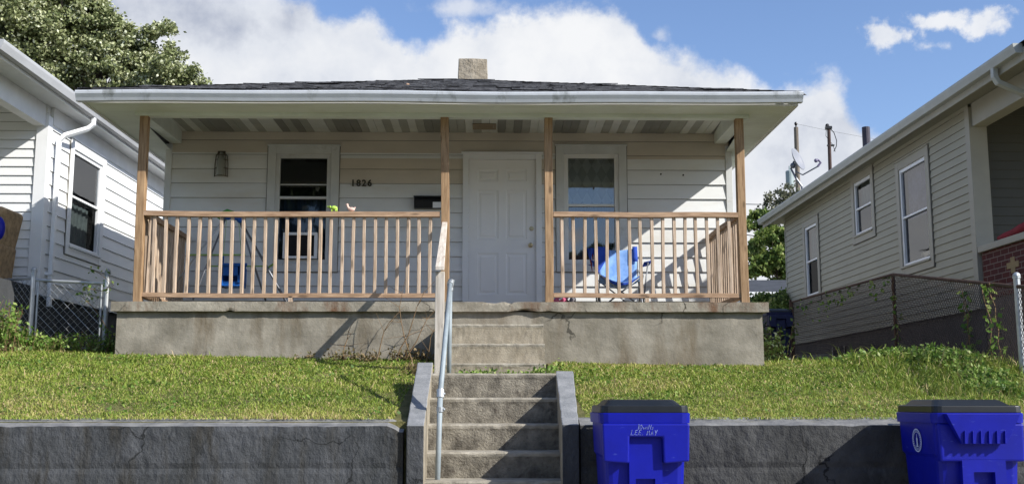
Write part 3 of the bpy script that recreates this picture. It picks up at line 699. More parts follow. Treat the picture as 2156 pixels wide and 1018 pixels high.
# windows
def frame_box(mb, p0, ud, nd, u0, u1, z0, z1, n0, n1):
    p0 = Vector(p0); ud = Vector(ud); nd = Vector(nd); c = []
    for z in (z0, z1):
        for (uu, nn) in ((u0, n0), (u1, n0), (u1, n1), (u0, n1)):
            p = p0+ud*uu+nd*nn; c.append((p.x, p.y, z))
    mb.hexa(c)
def window(par, p0, ud, nd, u0, u1, z0, z1, casing, cm, sm, meet=.55, sash=.045, glass=None, extra=None, sill=True, storm=None, curtains=()):
    """casing frame proud of the wall, sash set back, glass; nd points outward"""
    mb = MB(); cw = casing
    frame_box(mb, p0, ud, nd, u0, u0+cw, z0, z1, -.02, .035); frame_box(mb, p0, ud, nd, u1-cw, u1, z0, z1, -.02, .035)
    frame_box(mb, p0, ud, nd, u0+cw, u1-cw, z1-cw, z1, -.02, .033); frame_box(mb, p0, ud, nd, u0+cw, u1-cw, z0, z0+cw, -.02, .033)
    frame_box(mb, p0, ud, nd, u0-.012, u1+.012, z1, z1+.018, -.01, .05)
    if sill: frame_box(mb, p0, ud, nd, u0+cw-.04, u1-cw+.04, z0+cw-.02, z0+cw+.012, -.02, .06)
    else: frame_box(mb, p0, ud, nd, u0+cw-.01, u1-cw+.01, z0+cw-.012, z0+cw, -.02, .04)
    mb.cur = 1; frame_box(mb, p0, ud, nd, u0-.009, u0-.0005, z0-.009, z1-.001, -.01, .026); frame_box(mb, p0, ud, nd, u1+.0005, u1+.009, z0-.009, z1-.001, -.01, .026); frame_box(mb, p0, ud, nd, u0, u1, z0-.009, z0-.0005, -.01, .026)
    win = mb.build('window', [cm, m_shade_joint], par, bev=.004)
    a, b, c, d = u0+cw, u1-cw, z0+cw, z1-cw; s = sash; zm = c+(d-c)*meet
    mb = MB()
    for (x, y) in ((a, a+s), (b-s, b)): frame_box(mb, p0, ud, nd, x, y, c, d, -.035, .012)
    frame_box(mb, p0, ud, nd, a+s, b-s, d-s, d, -.035, .010); frame_box(mb, p0, ud, nd, a+s, b-s, c, c+s, -.035, .010)
    frame_box(mb, p0, ud, nd, a+s, b-s, zm-.016, zm+.016, -.035, .008)
    if storm:
        for zz in storm: frame_box(mb, p0, ud, nd, a+s, b-s, zz-.008, zz+.008, -.030, -.012)
    mb.build('frame', sm, win, bev=.003)
    mb = MB(); q0 = Vector(p0)
    for (lo, hi, n_) in ((zm+.016, d-s, -.018), (c+s, zm-.016, -.028)):
        P_ = [q0+Vector(ud)*uu+Vector(nd)*n_ for uu in (a+s, b-s)]
        mb.face((P_[0].x, P_[0].y, lo), (P_[1].x, P_[1].y, lo), (P_[1].x, P_[1].y, hi), (P_[0].x, P_[0].y, hi))
    mb.build('pane', glass or m_glass, win)
    for (cm2, f0, f1, za, zb, dd, wav) in curtains:
        mb = MB(); k = 40; prev = None
        for i in range(k+1):
            uu = lerp(a+s*.4+(b-a-s*.8)*f0, a+s*.4+(b-a-s*.8)*f1, i/k); nn = -dd+.012*math.sin(i*1.1*wav)
            p = q0+Vector(ud)*uu+Vector(nd)*nn; r = ((p.x, p.y, lerp(c, d, za)), (p.x, p.y, lerp(c, d, zb)))
            if prev: mb.face(prev[0], r[0], r[1], prev[1])
            prev = r
        mb.build('curtain', cm2, win, smooth=True)
    # added near-black box; the unlit room's shade is put into its colour
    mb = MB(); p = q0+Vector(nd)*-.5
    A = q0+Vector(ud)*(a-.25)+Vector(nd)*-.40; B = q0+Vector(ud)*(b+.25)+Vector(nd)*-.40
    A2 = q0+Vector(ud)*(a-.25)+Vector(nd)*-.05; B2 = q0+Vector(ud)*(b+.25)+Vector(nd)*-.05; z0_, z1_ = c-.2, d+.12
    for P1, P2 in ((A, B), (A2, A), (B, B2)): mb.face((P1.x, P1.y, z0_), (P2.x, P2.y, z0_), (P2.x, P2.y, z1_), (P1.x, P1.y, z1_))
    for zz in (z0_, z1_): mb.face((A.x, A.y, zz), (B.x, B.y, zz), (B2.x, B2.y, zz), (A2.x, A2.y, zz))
    mb.build('dark_backing', m_stripe, win)
    return win
m_lace = bpy.data.materials.new('lozenge_lace'); m_lace.use_nodes = True
_n = m_lace.node_tree.nodes; _l = m_lace.node_tree.links; _t = _n.new('ShaderNodeTexCoord'); _mp = _n.new('ShaderNodeMapping'); _mp.inputs['Rotation'].default_value = (0, math.radians(45), 0); _mp.inputs['Scale'].default_value = (11, 11, 6)
_l.new(_t.outputs['Object'], _mp.inputs[0]); _c = _n.new('ShaderNodeTexChecker'); _c.inputs['Scale'].default_value = 1.0; _l.new(_mp.outputs[0], _c.inputs[0]); _c.inputs[1].default_value = (.62, .65, .56, 1); _c.inputs[2].default_value = (.42, .45, .38, 1)
_l.new(_c.outputs[0], _n['Principled BSDF'].inputs[0]); _n['Principled BSDF'].inputs['Roughness'].default_value = .95
PO = (0, WY, 0)
w_l = window(H, PO, (1, 0, 0), (0, -1, 0), *wl, CW, m_trim, m_trim, meet=.60, sash=.055, sill=False, glass=m_glass_l, storm=(at(640, 388, WY).z,), curtains=[(m_bluecurtain, 0, 1, .0, .60, .14, 1.7)])
w_r = window(H, PO, (1, 0, 0), (0, -1, 0), *wr, CW, m_trim, m_white, meet=.53, sash=.055, sill=False, curtains=[(m_lace, 0, 1, .53, 1, .12, .5), (m_bluecurtain, 0, 1, .0, .53, .14, 2.)])
# door
mb = MB(); zt = dr[3]
mb.box(dr[0], dr[0]+.075, WY-.045, WY+.03, FL+.002, zt); mb.box(dr[1]-.075, dr[1], WY-.045, WY+.03, FL+.002, zt); mb.box(dr[0]+.0755, dr[1]-.0755, WY-.043, WY+.03, zt-.07, zt)
mb.box(dr[0]-.02, dr[1]+.02, WY-.075, WY-.0, zt+.001, zt+.022); mb.box(dr[0]+.0755, dr[1]-.0755, WY-.05, WY+.05, FL+.002, FL+.035)
fr_ = mb.build('door_frame', m_vinyl, H, bev=.004)
lx0, lx1, lz0, lz1 = dr[0]+.078, dr[1]-.078, FL+.037, zt-.073
mb = MB(); yD = WY-.004
def panel(mb, x0, x1, z0, z1):
    i1, i2 = .022, .05; 
    R = lambda i, y: [(x0+i, y, z0+i), (x1-i, y, z0+i), (x1-i, y, z1-i), (x0+i, y, z1-i)]
    rings = [R(0, yD), R(.012, yD+.012), R(i1+.01, yD+.012), R(i2, yD+.002)]
    for a, b in zip(rings[:-1], rings[1:]):
        for k in range(4): mb.face(a[k], a[(k+1) % 4], b[(k+1) % 4], b[k])
    mb.face(*rings[-1])
wD = lx1-lx0; hD = lz1-lz0
colx = [(lx0+.13*wD, lx0+.445*wD), (lx0+.555*wD, lx0+.87*wD)]; rowz = [(lz0+.115*hD, lz0+.385*hD), (lz0+.475*hD, lz0+.795*hD), (lz0+.855*hD, lz0+.935*hD)]
xsD = [lx0, colx[0][0], colx[0][1], colx[1][0], colx[1][1], lx1]; zsD = [lz0, rowz[0][0], rowz[0][1], rowz[1][0], rowz[1][1], rowz[2][0], rowz[2][1], lz1]
for i in range(5):
    for j in range(7):
        if i in (1, 3) and j in (1, 3, 5): panel(mb, xsD[i], xsD[i+1], zsD[j], zsD[j+1])
        else: mb.face((xsD[i], yD, zsD[j]), (xsD[i+1], yD, zsD[j]), (xsD[i+1], yD, zsD[j+1]), (xsD[i], yD, zsD[j+1]))
door = mb.build('door', m_door, H)
for nm, px, py, r in (('deadbolt', 1119, 481, .030), ('door_knob', 1117, 516, .032)):
    q = at(px, py, yD); mb = MB().tube([(q.x, yD, q.z), (q.x, yD-.012, q.z)], r, 16)
    if nm == 'door_knob': mb.tube([(q.x, yD-.011, q.z), (q.x, yD-.04, q.z)], .012, 10); mb.ball((q.x, yD-.055, q.z), .026)
    else: mb.tube([(q.x, yD-.011, q.z), (q.x, yD-.026, q.z)], .019, 12)
    mb.build(nm, m_brass, door, smooth=False, bev=.003)
# house number
def text_mesh(body, size, ext, width=None, bold=0):
    cu = bpy.data.curves.new('t', 'FONT'); cu.body = body; cu.size = size; cu.extrude = ext; cu.align_x = 'LEFT'; cu.space_character = 1.25; cu.offset = bold
    ob = bpy.data.objects.new('t', cu); COL.objects.link(ob); bpy.context.view_layer.update()
    me = bpy.data.meshes.new_from_object(ob.evaluated_get(bpy.context.evaluated_depsgraph_get())); bpy.data.objects.remove(ob); bpy.data.curves.remove(cu)
    return me
q = at(739, 392, WY)
me = text_mesh('1826', .115, .006, bold=.0035); xsn = [v_.co.x for v_ in me.vertices]; wN = max(xsn)-min(xsn); target = at(780, 392, WY).x-q.x
me.transform(Matrix.Diagonal((target/wN, 1, 1, 1))); me.transform(Matrix.Rotation(math.radians(90), 4, 'X')); me.materials.append(mat('aged_bronze', (.05, .045, .03), .5, .2))
o = bpy.data.objects.new('house_number', me); COL.objects.link(o); o.parent = H; o.location = Vector((q.x, WY-.026, q.z))-off

for px, py in ((1391, 367), (1438, 369), (1250, 396)):
    q = at(px, py, WY); MB().tube([(q.x, WY-.012, q.z), (q.x, WY-.026, q.z)], .011, 8).build('screw_head', mat('old_screw', (.06, .05, .04), .7), H)
# ------------------------------------------------------------------ things on the porch
q0, q1 = at(873, 416, WY), at(962, 441, WY)
MBX = empty('mailbox', ((q0.x+q1.x)/2, WY-.06, q1.z), 'black wall mailbox with a letter sticking out, half behind the porch post', 'mailbox')
mb = MB().prism([(WY-.018, q1.z), (WY-.10, q1.z+.005), (WY-.115, q1.z+.10), (WY-.10, q0.z-.02), (WY-.018, q0.z)], 'x', q0.x, q1.x-.17); mb.build('box', m_black, MBX, bev=.006)
mb = MB().box(q0.x-.005, q1.x-.165, WY-.122, WY-.019, q0.z-.012, q0.z+.006); mb.build('flap', m_black, MBX, bev=.003)
q = at(914, 432, WY); mb = MB().box(q.x-.01, q.x+.12, WY-.135, WY-.128, q.z-.055, q.z+.02); mb.build('letter', m_vinyl, MBX)
# wire light guard
q = at(467, 346, WY); LG = empty('wall_lamp_guard', (q.x, WY-.02, q.z-.16), 'old wire light guard with a jar glass, on the siding left of the window', 'wall light')
mb = MB(); zz0, zz1 = q.z-.165, q.z+.16
def gx(z): return .085-.02*max(0, (z-q.z)/.16)
for k in range(6):
    a = math.pi*k/5; mb.tube([(q.x-math.cos(a)*gx(z_), WY-.022-.07*math.sin(a), z_) for z_ in (zz0, q.z, zz1-.05)]+[(q.x-math.cos(a)*.035, WY-.022-.04*math.sin(a), zz1)], .004, 5)
for z_ in (zz0, q.z-.06, q.z+.05, zz1-.05): mb.tube([(q.x-math.cos(math.pi*i/10)*gx(z_), WY-.022-.07*math.sin(math.pi*i/10), z_) for i in range(11)], .0045, 5)
mb.build('cage', mat('rust_wire', (.10, .085, .06), .8, .2), LG)
mb = MB(); mb.tube([(q.x, WY-.05, z_) for z_ in (zz0+.01, q.z-.05, q.z+.06, zz1-.01)], [.052, .056, .05, .022], 14); mb.build('jar', mat('frosted_glass', (.27, .28, .25), .25, .1), LG, smooth=False)
mb = MB().box(q.x-.05, q.x+.05, WY-.035, WY-.018, zz1-.03, zz1+.012); mb.build('bracket', mat('rust_wire', (.1, .1, .1)), LG, bev=.004)
# window fan in the lower sash
a, b = at(597, 545, WY), at(669, 491, WY)
FN = empty('window_fan', ((a.x+b.x)/2, WY-.05, a.z), 'white framed box fan set in the bottom of the left window', 'window fan')
mb = MB(); yf = WY-.085
mb.box(a.x, b.x+.01, yf, WY-.04, b.z-.035, b.z); mb.box(a.x, b.x+.01, yf, WY-.04, a.z, a.z+.03); mb.box(a.x, a.x+.022, yf, WY-.04, a.z+.0301, b.z-.0351); mb.box(b.x-.03, b.x+.01, yf, WY-.04, a.z+.0301, b.z-.0351)
mb.build('frame', m_vinyl, FN, bev=.003)
mb = MB().box(a.x+.022, b.x-.03, WY-.045, WY-.038, a.z+.03, b.z-.035)
for i in range(9): zz = lerp(a.z+.04, b.z-.04, i/8); mb.box(a.x+.022, b.x-.03, yf+.02, yf+.026, zz-.002, zz+.002)
mb.build('grille', m_stripe, FN)
# toys on the rail
q = at(701, 443, PY); T = RT1-.012
mb = MB(); mb.ball((q.x+.015, PY-.01, T+.042), .030, 12, 8, (1.25, .8, .85)); mb.ball((q.x-.035, PY-.01, T+.052), .017, 10, 7)
for dx in (-.012, .0, .032, .044): mb.tube([(q.x+dx, PY-.01+(.012 if dx in (0, .044) else -.012), T), (q.x+dx, PY-.01, T+.035)], .008, 7)
mb.tube([(q.x-.045, PY-.01, T+.05), (q.x-.058, PY-.01, T+.055), (q.x-.066, PY-.01, T+.064)], [.008, .006, .004], 7)
mb.ball((q.x-.028, PY-.026, T+.056), .013, 8, 6, (.5, .8, 1))
o = mb.build('toy_animal', m_limetoy, loc=(q.x, PY, T), smooth=True); tag(o, 'small lime green toy animal standing on the porch rail', 'toy')
q = at(738, 443, PY)
mb = MB(); mb.ball((q.x+.012, PY-.01, T+.026), .030, 12, 8, (1.35, .8, .85)); mb.tube([(q.x-.012, PY-.01, T+.03), (q.x-.032, PY-.01, T+.058), (q.x-.034, PY-.01, T+.075)], [.018, .012, .011], 9)
mb.ball((q.x-.037, PY-.01, T+.078), .015, 10, 7); mb.tube([(q.x-.045, PY-.01, T+.078), (q.x-.062, PY-.01, T+.074)], [.007, .003], 6); mb.tube([(q.x+.035, PY-.01, T+.035), (q.x+.058, PY-.01, T+.05)], [.014, .004], 7)
o = mb.build('toy_duck', m_pinktoy, loc=(q.x, PY, T), smooth=True); tag(o, 'small pale pink toy duck on the porch rail', 'toy')
# a-frame baby swing
SWG = empty('baby_swing', (at(490, 600, 13.2).x, 13.2, FL), 'folding toddler swing with blue seat and grey legs behind the balustrade', 'toddler swing')
yF, yB = 12.85, 13.55
top = at(487, 447, 13.2)
def leg(p, q_, nm='leg', m=m_steelgrey, r=.012): mb = MB().tube([p, q_], r, 8); return mb.build(nm, m, SWG, smooth=True)
def fl(px, Y): v_ = at(px, 600, Y); return Vector((v_.x, Y, FL+.01))
tl = at(478, 452, 13.2); tr = at(502, 456, 13.2)
leg(tl, fl(350, 13.55)+Vector((-.13, 0, 0)), m=m_galv); leg(tl, fl(403, 12.75)); leg(tr, fl(569, 13.6)); leg(tr, fl(609, 12.75), r=.014)
mb = MB().tube([tl+Vector((-.10, 0, -.05)), tl+Vector((-.06, 0, .02)), tl+Vector((0, 0, .055)), tl+Vector((.07, 0, .03)), tl+Vector((.13, 0, -.05))], .020, 9); mb.ball(tl+Vector((.0, 0, .03)), .035, 10, 7, (1.6, .8, .8)); mb.build('top_bracket', m_green, SWG, smooth=True)
mb = MB().ball(tl+Vector((.02, -.03, -.03)), .04); mb.ball(tr+Vector((.03, -.03, -.04)), .045); mb.tube([tl+Vector((0, -.03, -.03)), tr+Vector((.03, -.03, -.04))], .02); mb.build('hinge', m_seatblue, SWG, smooth=True)
mb = MB().tube([at(397, 536, 13.0), at(517, 536, 13.0)], .009, 7); mb.tube([at(443, 560, 13.4), at(561, 560, 13.4)], .008, 7); mb.tube([at(575, 556, 13.0), at(560, 566, 13.4)], .012, 7); mb.build('spreader_bar', m_lime, SWG)
mb = MB(); sA = at(466, 604, 13.15); sB = at(517, 562, 13.15)
mb.box(sA.x, sB.x-.02, 13.02, 13.30, sA.z, sA.z+.06); mb.box(sA.x, sA.x+.05, 13.0, 13.32, sA.z+.0, sB.z+.03); mb.box(sA.x+.02, sB.x-.03, 13.0, 13.05, sB.z-.12, sB.z+.03); mb.box(sA.x+.02, sB.x-.03, 13.28, 13.32, sA.z+.03, sB.z+.05); mb.box(sB.x-.06, sB.x-.02, 13.0, 13.32, sA.z+.04, sB.z+.0)
mb.tube([(sA.x-.01, 13.0, sB.z+.01), (sB.x+.05, 13.0, sB.z+.01)], .022, 8); mb.tube([(sA.x+.02, 13.1, sB.z), (sA.x+.02, 13.1, sB.z+.13)], .014, 8)
mb.build('seat', m_seatblue, SWG, bev=.012)
mb = MB()
for p, q_ in (((sA.x+.02, 13.1, sB.z+.1), tl), ((sB.x-.03, 13.1, sB.z), tr)): mb.tube([p, q_], .003, 5)
mb.build('rope', m_lime, SWG)

# camp chair
cx, cy = at(1303, 600, 13.25).x, 13.25
CH = empty('camp_chair', (cx, cy, FL), 'blue folding camp chair behind the right balustrade by the window', 'chair')
def C3(x, y, z): return Vector((cx+x, cy+y, FL+z))
def cloth(f, nu, nv, name, m, par=None):
    mb = MB(); G = [[f(i/nu, j/nv) for i in range(nu+1)] for j in range(nv+1)]
    for j in range(nv):
        for i in range(nu): mb.face(G[j][i], G[j][i+1], G[j+1][i+1], G[j+1][i])
    o = mb.build(name, m, par or CH, smooth=True); md = o.modifiers.new('t', 'SOLIDIFY'); md.thickness = .006; return o
BT = .80
back = cloth(lambda u_, v_: C3(lerp(-.255, .255, u_)*(1-.12*(1-v_)), .06+.10*v_+.03*math.sin(math.pi*u_), lerp(.34, BT, v_)-.035*math.sin(math.pi*u_)*v_), 12, 10, 'backrest', m_chairmesh)
cloth(lambda u_, v_: C3(lerp(-.245, .245, u_), .10+.06*v_+.024*math.sin(math.pi*u_), lerp(.60, BT+.01, v_)-.035*math.sin(math.pi*u_)*v_)-Vector((0, .006, 0)) if False else C3(lerp(-.255, -.10, u_)+.0, .088+.05*v_+.02*math.sin(math.pi*u_*.3), lerp(lerp(.45, .70, u_), BT+.01, v_)-.012*u_*v_), 6, 6, 'side_panel', m_chairblue)
cloth(lambda u_, v_: C3(lerp(.19, .25, u_), .088+.05*v_, lerp(.62, BT+.01, v_)), 2, 4, 'side_panel', m_chairblue)
cloth(lambda u_, v_: C3(lerp(-.25, .25, u_), lerp(-.27, .10, v_), .40-.10*math.sin(math.pi*u_)-.04*math.sin(math.pi*v_)+.02*(1-v_)), 14, 10, 'seat', m_chairmesh)
cloth(lambda u_, v_: C3(lerp(-.25, .25, u_), -.275-.002*v_, .41-.10*math.sin(math.pi*u_)-.03*v_), 14, 1, 'seat_edge', m_chairblue)
for s in (-1, 1):
    cloth(lambda u_, v_: C3(s*lerp(.27, .36, u_), lerp(-.30, .10, v_), .56-.03*math.sin(math.pi*v_)+.02*u_), 3, 6, 'armrest', m_chairblue)
    for (p, q_) in ((C3(s*.25, -.28, .01), C3(-s*.25, -.28, .40)), (C3(s*.25, -.28, .01), C3(s*.27, .16, .41)), (C3(s*.25, .16, .01), C3(-s*.25, .16, .40)), (C3(s*.25, .16, .01), C3(s*.26, -.28, .41)), (C3(s*.27, .10, .02), C3(s*.245, .17, BT)), (C3(s*.25, -.28, .03), C3(s*.32, -.29, .56))):
        mb = MB().tube([p, q_], .009, 7); mb.build('leg', m_steelgrey, CH, smooth=True)
# flag cloth hanging over the arm of the chair
FX = at(1243, 545, 13.1)
def flg(u_, v_): return (FX.x+lerp(-.05, .05, u_)*(1-.6*v_)+.02*v_, 13.0+.03*math.sin(u_*9+v_*3), FX.z+.12-.30*v_*(.7+.3*math.sin(u_*7)))
mb = MB(); G = [[flg(i/8, j/8) for i in range(9)] for j in range(9)]
for j in range(8):
    for i in range(8): mb.cur = 0 if j < 4 else (1 if i % 3 else 2); mb.face(G[j][i], G[j][i+1], G[j+1][i+1], G[j+1][i])
o = mb.build('cloth_flag', [m_chairblue, m_red, m_vinyl], loc=(FX.x, 13.0, FX.z)); tag(o, 'crumpled blue, red and white cloth hanging at the left arm of the camp chair', 'cloth')
# shoes by the post
for i, (px, colr, lab) in enumerate(((1183, m_pinks if False else mat('pink_canvas', (.62, .14, .24), .8, .25, 30), 'pink shoe on the porch floor beside the post'), (1199, mat('dark_canvas', (.06, .05, .06), .8, .25, 30, col2=(.3, .28, .3)), 'dark and white shoe next to the pink one by the post'))):
    q = at(px, 634, 12.45); sh = empty('shoe', (q.x, 12.45, FL), lab, 'shoe')
    mb = MB(); sx_ = .11 if i == 0 else .07
    mb.ball((q.x, 12.45, FL+.05), .05, 12, 8, (sx_/.05*.9, 1, .9)); mb.ball((q.x+sx_*.5, 12.45, FL+.06), .04, 10, 7, (1, 1, 1)); mb.build('upper', colr, sh, smooth=True)
    mb = MB(); mb.tube([(q.x-sx_, 12.42, FL+.012), (q.x+sx_, 12.42, FL+.012)], .014, 8); mb.tube([(q.x-sx_*.3, 12.39, FL+.05), (q.x+sx_*.2, 12.39, FL+.10)], .011, 6); mb.build('sole', m_vinyl, sh)

# ------------------------------------------------------------------ handrails
HR = empty('wooden_handrail', (at(926, 765, 11.0).x, 11.0, .3), 'weathered grey wooden handrail post and sloping board left of the entry steps', 'handrail')
pb, pt = at(925, 770, 10.95), at(927, 572, 10.95)
mb = MB(); hw = .045
mb.hexa([(pb.x-hw-.005, 10.9, .15), (pb.x+hw-.005, 10.9, .15), (pb.x+hw-.005, 10.99, .15), (pb.x-hw-.005, 10.99, .15), (pt.x-hw, 10.9, pt.z), (pt.x+hw, 10.9, pt.z), (pt.x+hw, 10.99, pt.z), (pt.x-hw, 10.99, pt.z)])
mb.build('post', m_greywood, HR, bev=.005)
tp = at(936, 468, 12.1)
mb = MB(); d = Vector((tp.x, 12.115, tp.z))-Vector((pt.x, 10.86, pt.z+.01))
a0 = Vector((pt.x, 10.84, pt.z+.004)); b0 = Vector((tp.x, 12.12, tp.z-.03)); th = Vector((0, 0, .04))
mb.hexa([a0+Vector((-.045, 0, 0)), a0+Vector((.045, 0, 0)), b0+Vector((.03, 0, 0)), b0+Vector((-.03, 0, 0)), a0+Vector((-.045, 0, 0))+th, a0+Vector((.045, 0, 0))+th, b0+Vector((.03, 0, 0))+th, b0+Vector((-.03, 0, 0))+th])
mb.build('sloping_board', mat('bleached_wood', (.58, .50, .42), .85, .2, 6, .5, 60, (6, .5, 2), col2=(.72, .66, .58), stain=(.30, .22, .16), stain_scale=9, stain_lo=.62, stain_hi=.7, stain_stretch=(2, .5, 1)), HR, bev=.005)
PH = empty('pipe_handrail', (-.4, 9.2, -.6), 'grey metal pipe handrail running down the left side of the lower steps', 'handrail')
A = at(948, 596, 10.0); Bp = at(927, 828, 8.42); base = at(943, 782, 10.0)
mb = MB().tube([(A.x-.005, 10.0, .15), A], .021, 12); mb.build('back_post', m_pipe, PH, smooth=True)
mb = MB().tube([A+Vector((0, -.03, -.0)), Bp], .021, 12); mb.build('rail', m_pipe, PH, smooth=True)
Ft = at(921, 1018, 8.42)
mb = MB().tube([(Ft.x-.005, 8.42, -.80), Bp-Vector((0, 0, 0))], .021, 12); mb.build('front_post', m_pipe, PH, smooth=True)
for p_, q_, r_ in ((Bp+Vector((0, .02, .03)), Bp-Vector((0, 0, .03)), .030), (Bp-Vector((0, 0, .10)), Bp-Vector((0, 0, .135)), .028)):
    mb = MB().tube([p_, q_], r_, 12); mb.ball(q_.lerp(p_, .5)+Vector((.030, -.015, 0)), .010, 8, 5); mb.build('fitting', m_galv, PH)
mb = MB()
mb.tube([A+Vector((0, -.06, -.02)), A+Vector((0, .02, .01))], .029, 12); mb.tube([A-Vector((0, 0, .03)), A-Vector((0, 0, .065))], .028, 12); mb.tube([A+Vector((0, -.01, -.03)), A+Vector((.012, -.01, .035))], .029, 12)
mb.build('fitting', m_galv, PH)

# ------------------------------------------------------------------ left neighbour
LH = empty('neighbour_house', (-8.5, 18, .7), 'white sided neighbour house on the left with white downspout and long eave', 'house')
LX = -5.67; LY0 = 13.66; LY1 = 24.7; LB = 1.335
lw = (14.38, 15.72, 1.95, 3.51)
mb = MB()
siding(mb, (LX, LY0, 0), (0, 1, 0), (1, 0, 0), LY1-LY0, LB, 3.59, .178, [(lw[0]-LY0+.09, lw[1]-LY0-.09, lw[2]+.09, lw[3]-.09)])
siding(mb, (-11, LY0, 0), (1, 0, 0), (0, -1, 0), 11+LX-.0, LB+.12, 3.75, .116)
mb.face((-11, LY0, .3), (-11, LY1, .3), (-11, LY1, 3.75), (-11, LY0, 3.75)); mb.face((-11, LY1, .3), (LX, LY1, .3), (LX, LY1, 3.75), (-11, LY1, 3.75))
mb.build('wall', [m_lsiding, m_shade_joint], LH)
mb = MB().box(LX-.13, LX+.022, LY0-.03, LY0+.10, LB, 3.62); mb.build('corner_board', m_vinyl, LH, bev=.004)
mb = MB().box(-10.9, LX-.03, LY0+.04, LY1-.03, .2, LB); mb.build('foundation', m_found, LH)
mb = MB().box(-10.9, LX-.05, 11.9, LY0+.03, .2, 1.44); mb.build('porch_floor', m_found, LH)
mb = MB().box(LX-.01, LX+.03, LY0+.1, LY1, 3.53, 3.758); mb.box(LX-.16, LX-.012, LY0-.034, LY0+.099, 3.62, 3.757); mb.build('frieze', m_white, LH)
mb = MB().box(LX-.16, LX-.02, 11.8, LY0-.035, 3.48, 3.76); mb.box(-11, LX-.17, 11.8, 11.95, 3.48, 3.76); mb.build('porch_beam', m_white, LH, bev=.005)
GXl = -5.26; LYF = 11.4
mb = MB()
def ribs(mb, x0, x1, y0, y1, z, pitch=.06):
    y = y0
    while y < y1:
        mb.face((x0, y, z), (x1, y, z), (x1, min(y1, y+pitch*.85), z), (x0, min(y1, y+pitch*.85), z))
        mb.face((x0, y+pitch*.85, z), (x1, y+pitch*.85, z), (x1, y+pitch*.92, z+.008), (x0, y+pitch*.92, z+.008)); mb.face((x0, y+pitch*.92, z+.008), (x1, y+pitch*.92, z+.008), (x1, y+pitch, z), (x0, y+pitch, z)); y += pitch
ribs(mb, LX-.02, GXl-.11, LYF, LY1+.4, 3.76); mb.box(-11.2, LX-.021, LYF, LY0+.1, 3.762, 3.78)
mb.build('soffit', m_lsiding, LH)
mb = MB().box(GXl-.135, GXl-.115, LYF, LY1+.4, 3.73, 3.88); mb.box(-11.3, GXl-.115, LYF-.02, LYF-.001, 3.73, 3.88); mb.build('fascia', m_vinyl, LH)
def gutter_y(mb, xf, sgn, y0, y1, z):
    """K gutter running along Y; xf the outer face x, sgn +1 when it faces +x"""
    pr = [(-.115, .005), (-.05, 0), (-.03, .004), (-.02, .035), (-.003, .08), (0, .105), (-.003, .115), (-.012, .115), (-.012, .10)]
    A_ = [(xf+sgn*p[0], y0, z+p[1]) for p in pr]; B_ = [(xf+sgn*p[0], y1, z+p[1]) for p in pr]
    for a in range(len(pr)-1): mb.face(A_[a], B_[a], B_[a+1], A_[a+1])
    for R_ in (A_, B_): mb.face(*(R_[:7]+[(xf-sgn*.115, R_[0][1], z+.115)]))
mb = MB(); gutter_y(mb, GXl, 1, LYF, LY1+.4, 3.755); mb.build('gutter', m_lgutter, LH)
mb = MB(); mb.face((GXl-.05, LYF-.05, 3.885), (GXl-.05, LY1+.5, 3.885), (-8.6, LY1-3, 4.9), (-8.6, LYF+2.7, 4.9)); mb.face((GXl-.05, LYF-.05, 3.885), (-8.6, LYF+2.7, 4.9), (-11.4, LYF-.05, 3.885)); mb.face((-11.4, LYF-.05, 3.885), (-8.6, LYF+2.7, 4.9), (-8.6, LY1-3, 4.9), (-11.4, LY1+.5, 3.885)); mb.face((GXl-.05, LY1+.5, 3.885), (-11.4, LY1+.5, 3.885), (-8.6, LY1-3, 4.9))
mb.build('roof', m_shingle, LH)
window(LH, (LX, 0, 0), (0, 1, 0), (1, 0, 0), *lw, .12, m_lsiding, m_vinyl, meet=.52, sash=.05, glass=m_glass_r, curtains=[(m_curtain, 0, 1, 0, .5, .15, 1)])
# downspout
def flat_tube(mb, path, w, d, ax=Vector((1, 0, 0))):
    path = [Vector(p) for p in path]; prev = None
    for k, p in enumerate(path):
        t = (path[min(k+1, len(path)-1)]-path[max(k-1, 0)]).normalized(); b = Vector((0, 1, 0)); b = (b-t*b.dot(t)).normalized(); a = t.cross(b)
        r = [p+a*d/2+b*w/2, p-a*d/2+b*w/2, p-a*d/2-b*w/2, p+a*d/2-b*w/2]
        if prev:
            for i in range(4): mb.face(prev[i], prev[(i+1) % 4], r[(i+1) % 4], r[i])
        else: mb.face(*r)
        prev = r
    mb.face(*prev)
Yd = 13.86
mb = MB(); flat_tube(mb, [(GXl-.06, Yd+.4, 3.76), (GXl-.06, Yd+.4, 3.67), (GXl-.12, Yd+.37, 3.60), (LX+.12, Yd+.03, 3.42), (LX+.07, Yd, 3.34), (LX+.07, Yd, 1.2)], .068, .05); mb.build('downspout', m_vinyl, LH, bev=.008)
mb = MB().box(LX, LX+.11, Yd-.06, Yd+.06, 1.60, 1.63); mb.build('downspout_strap', m_vinyl, LH)
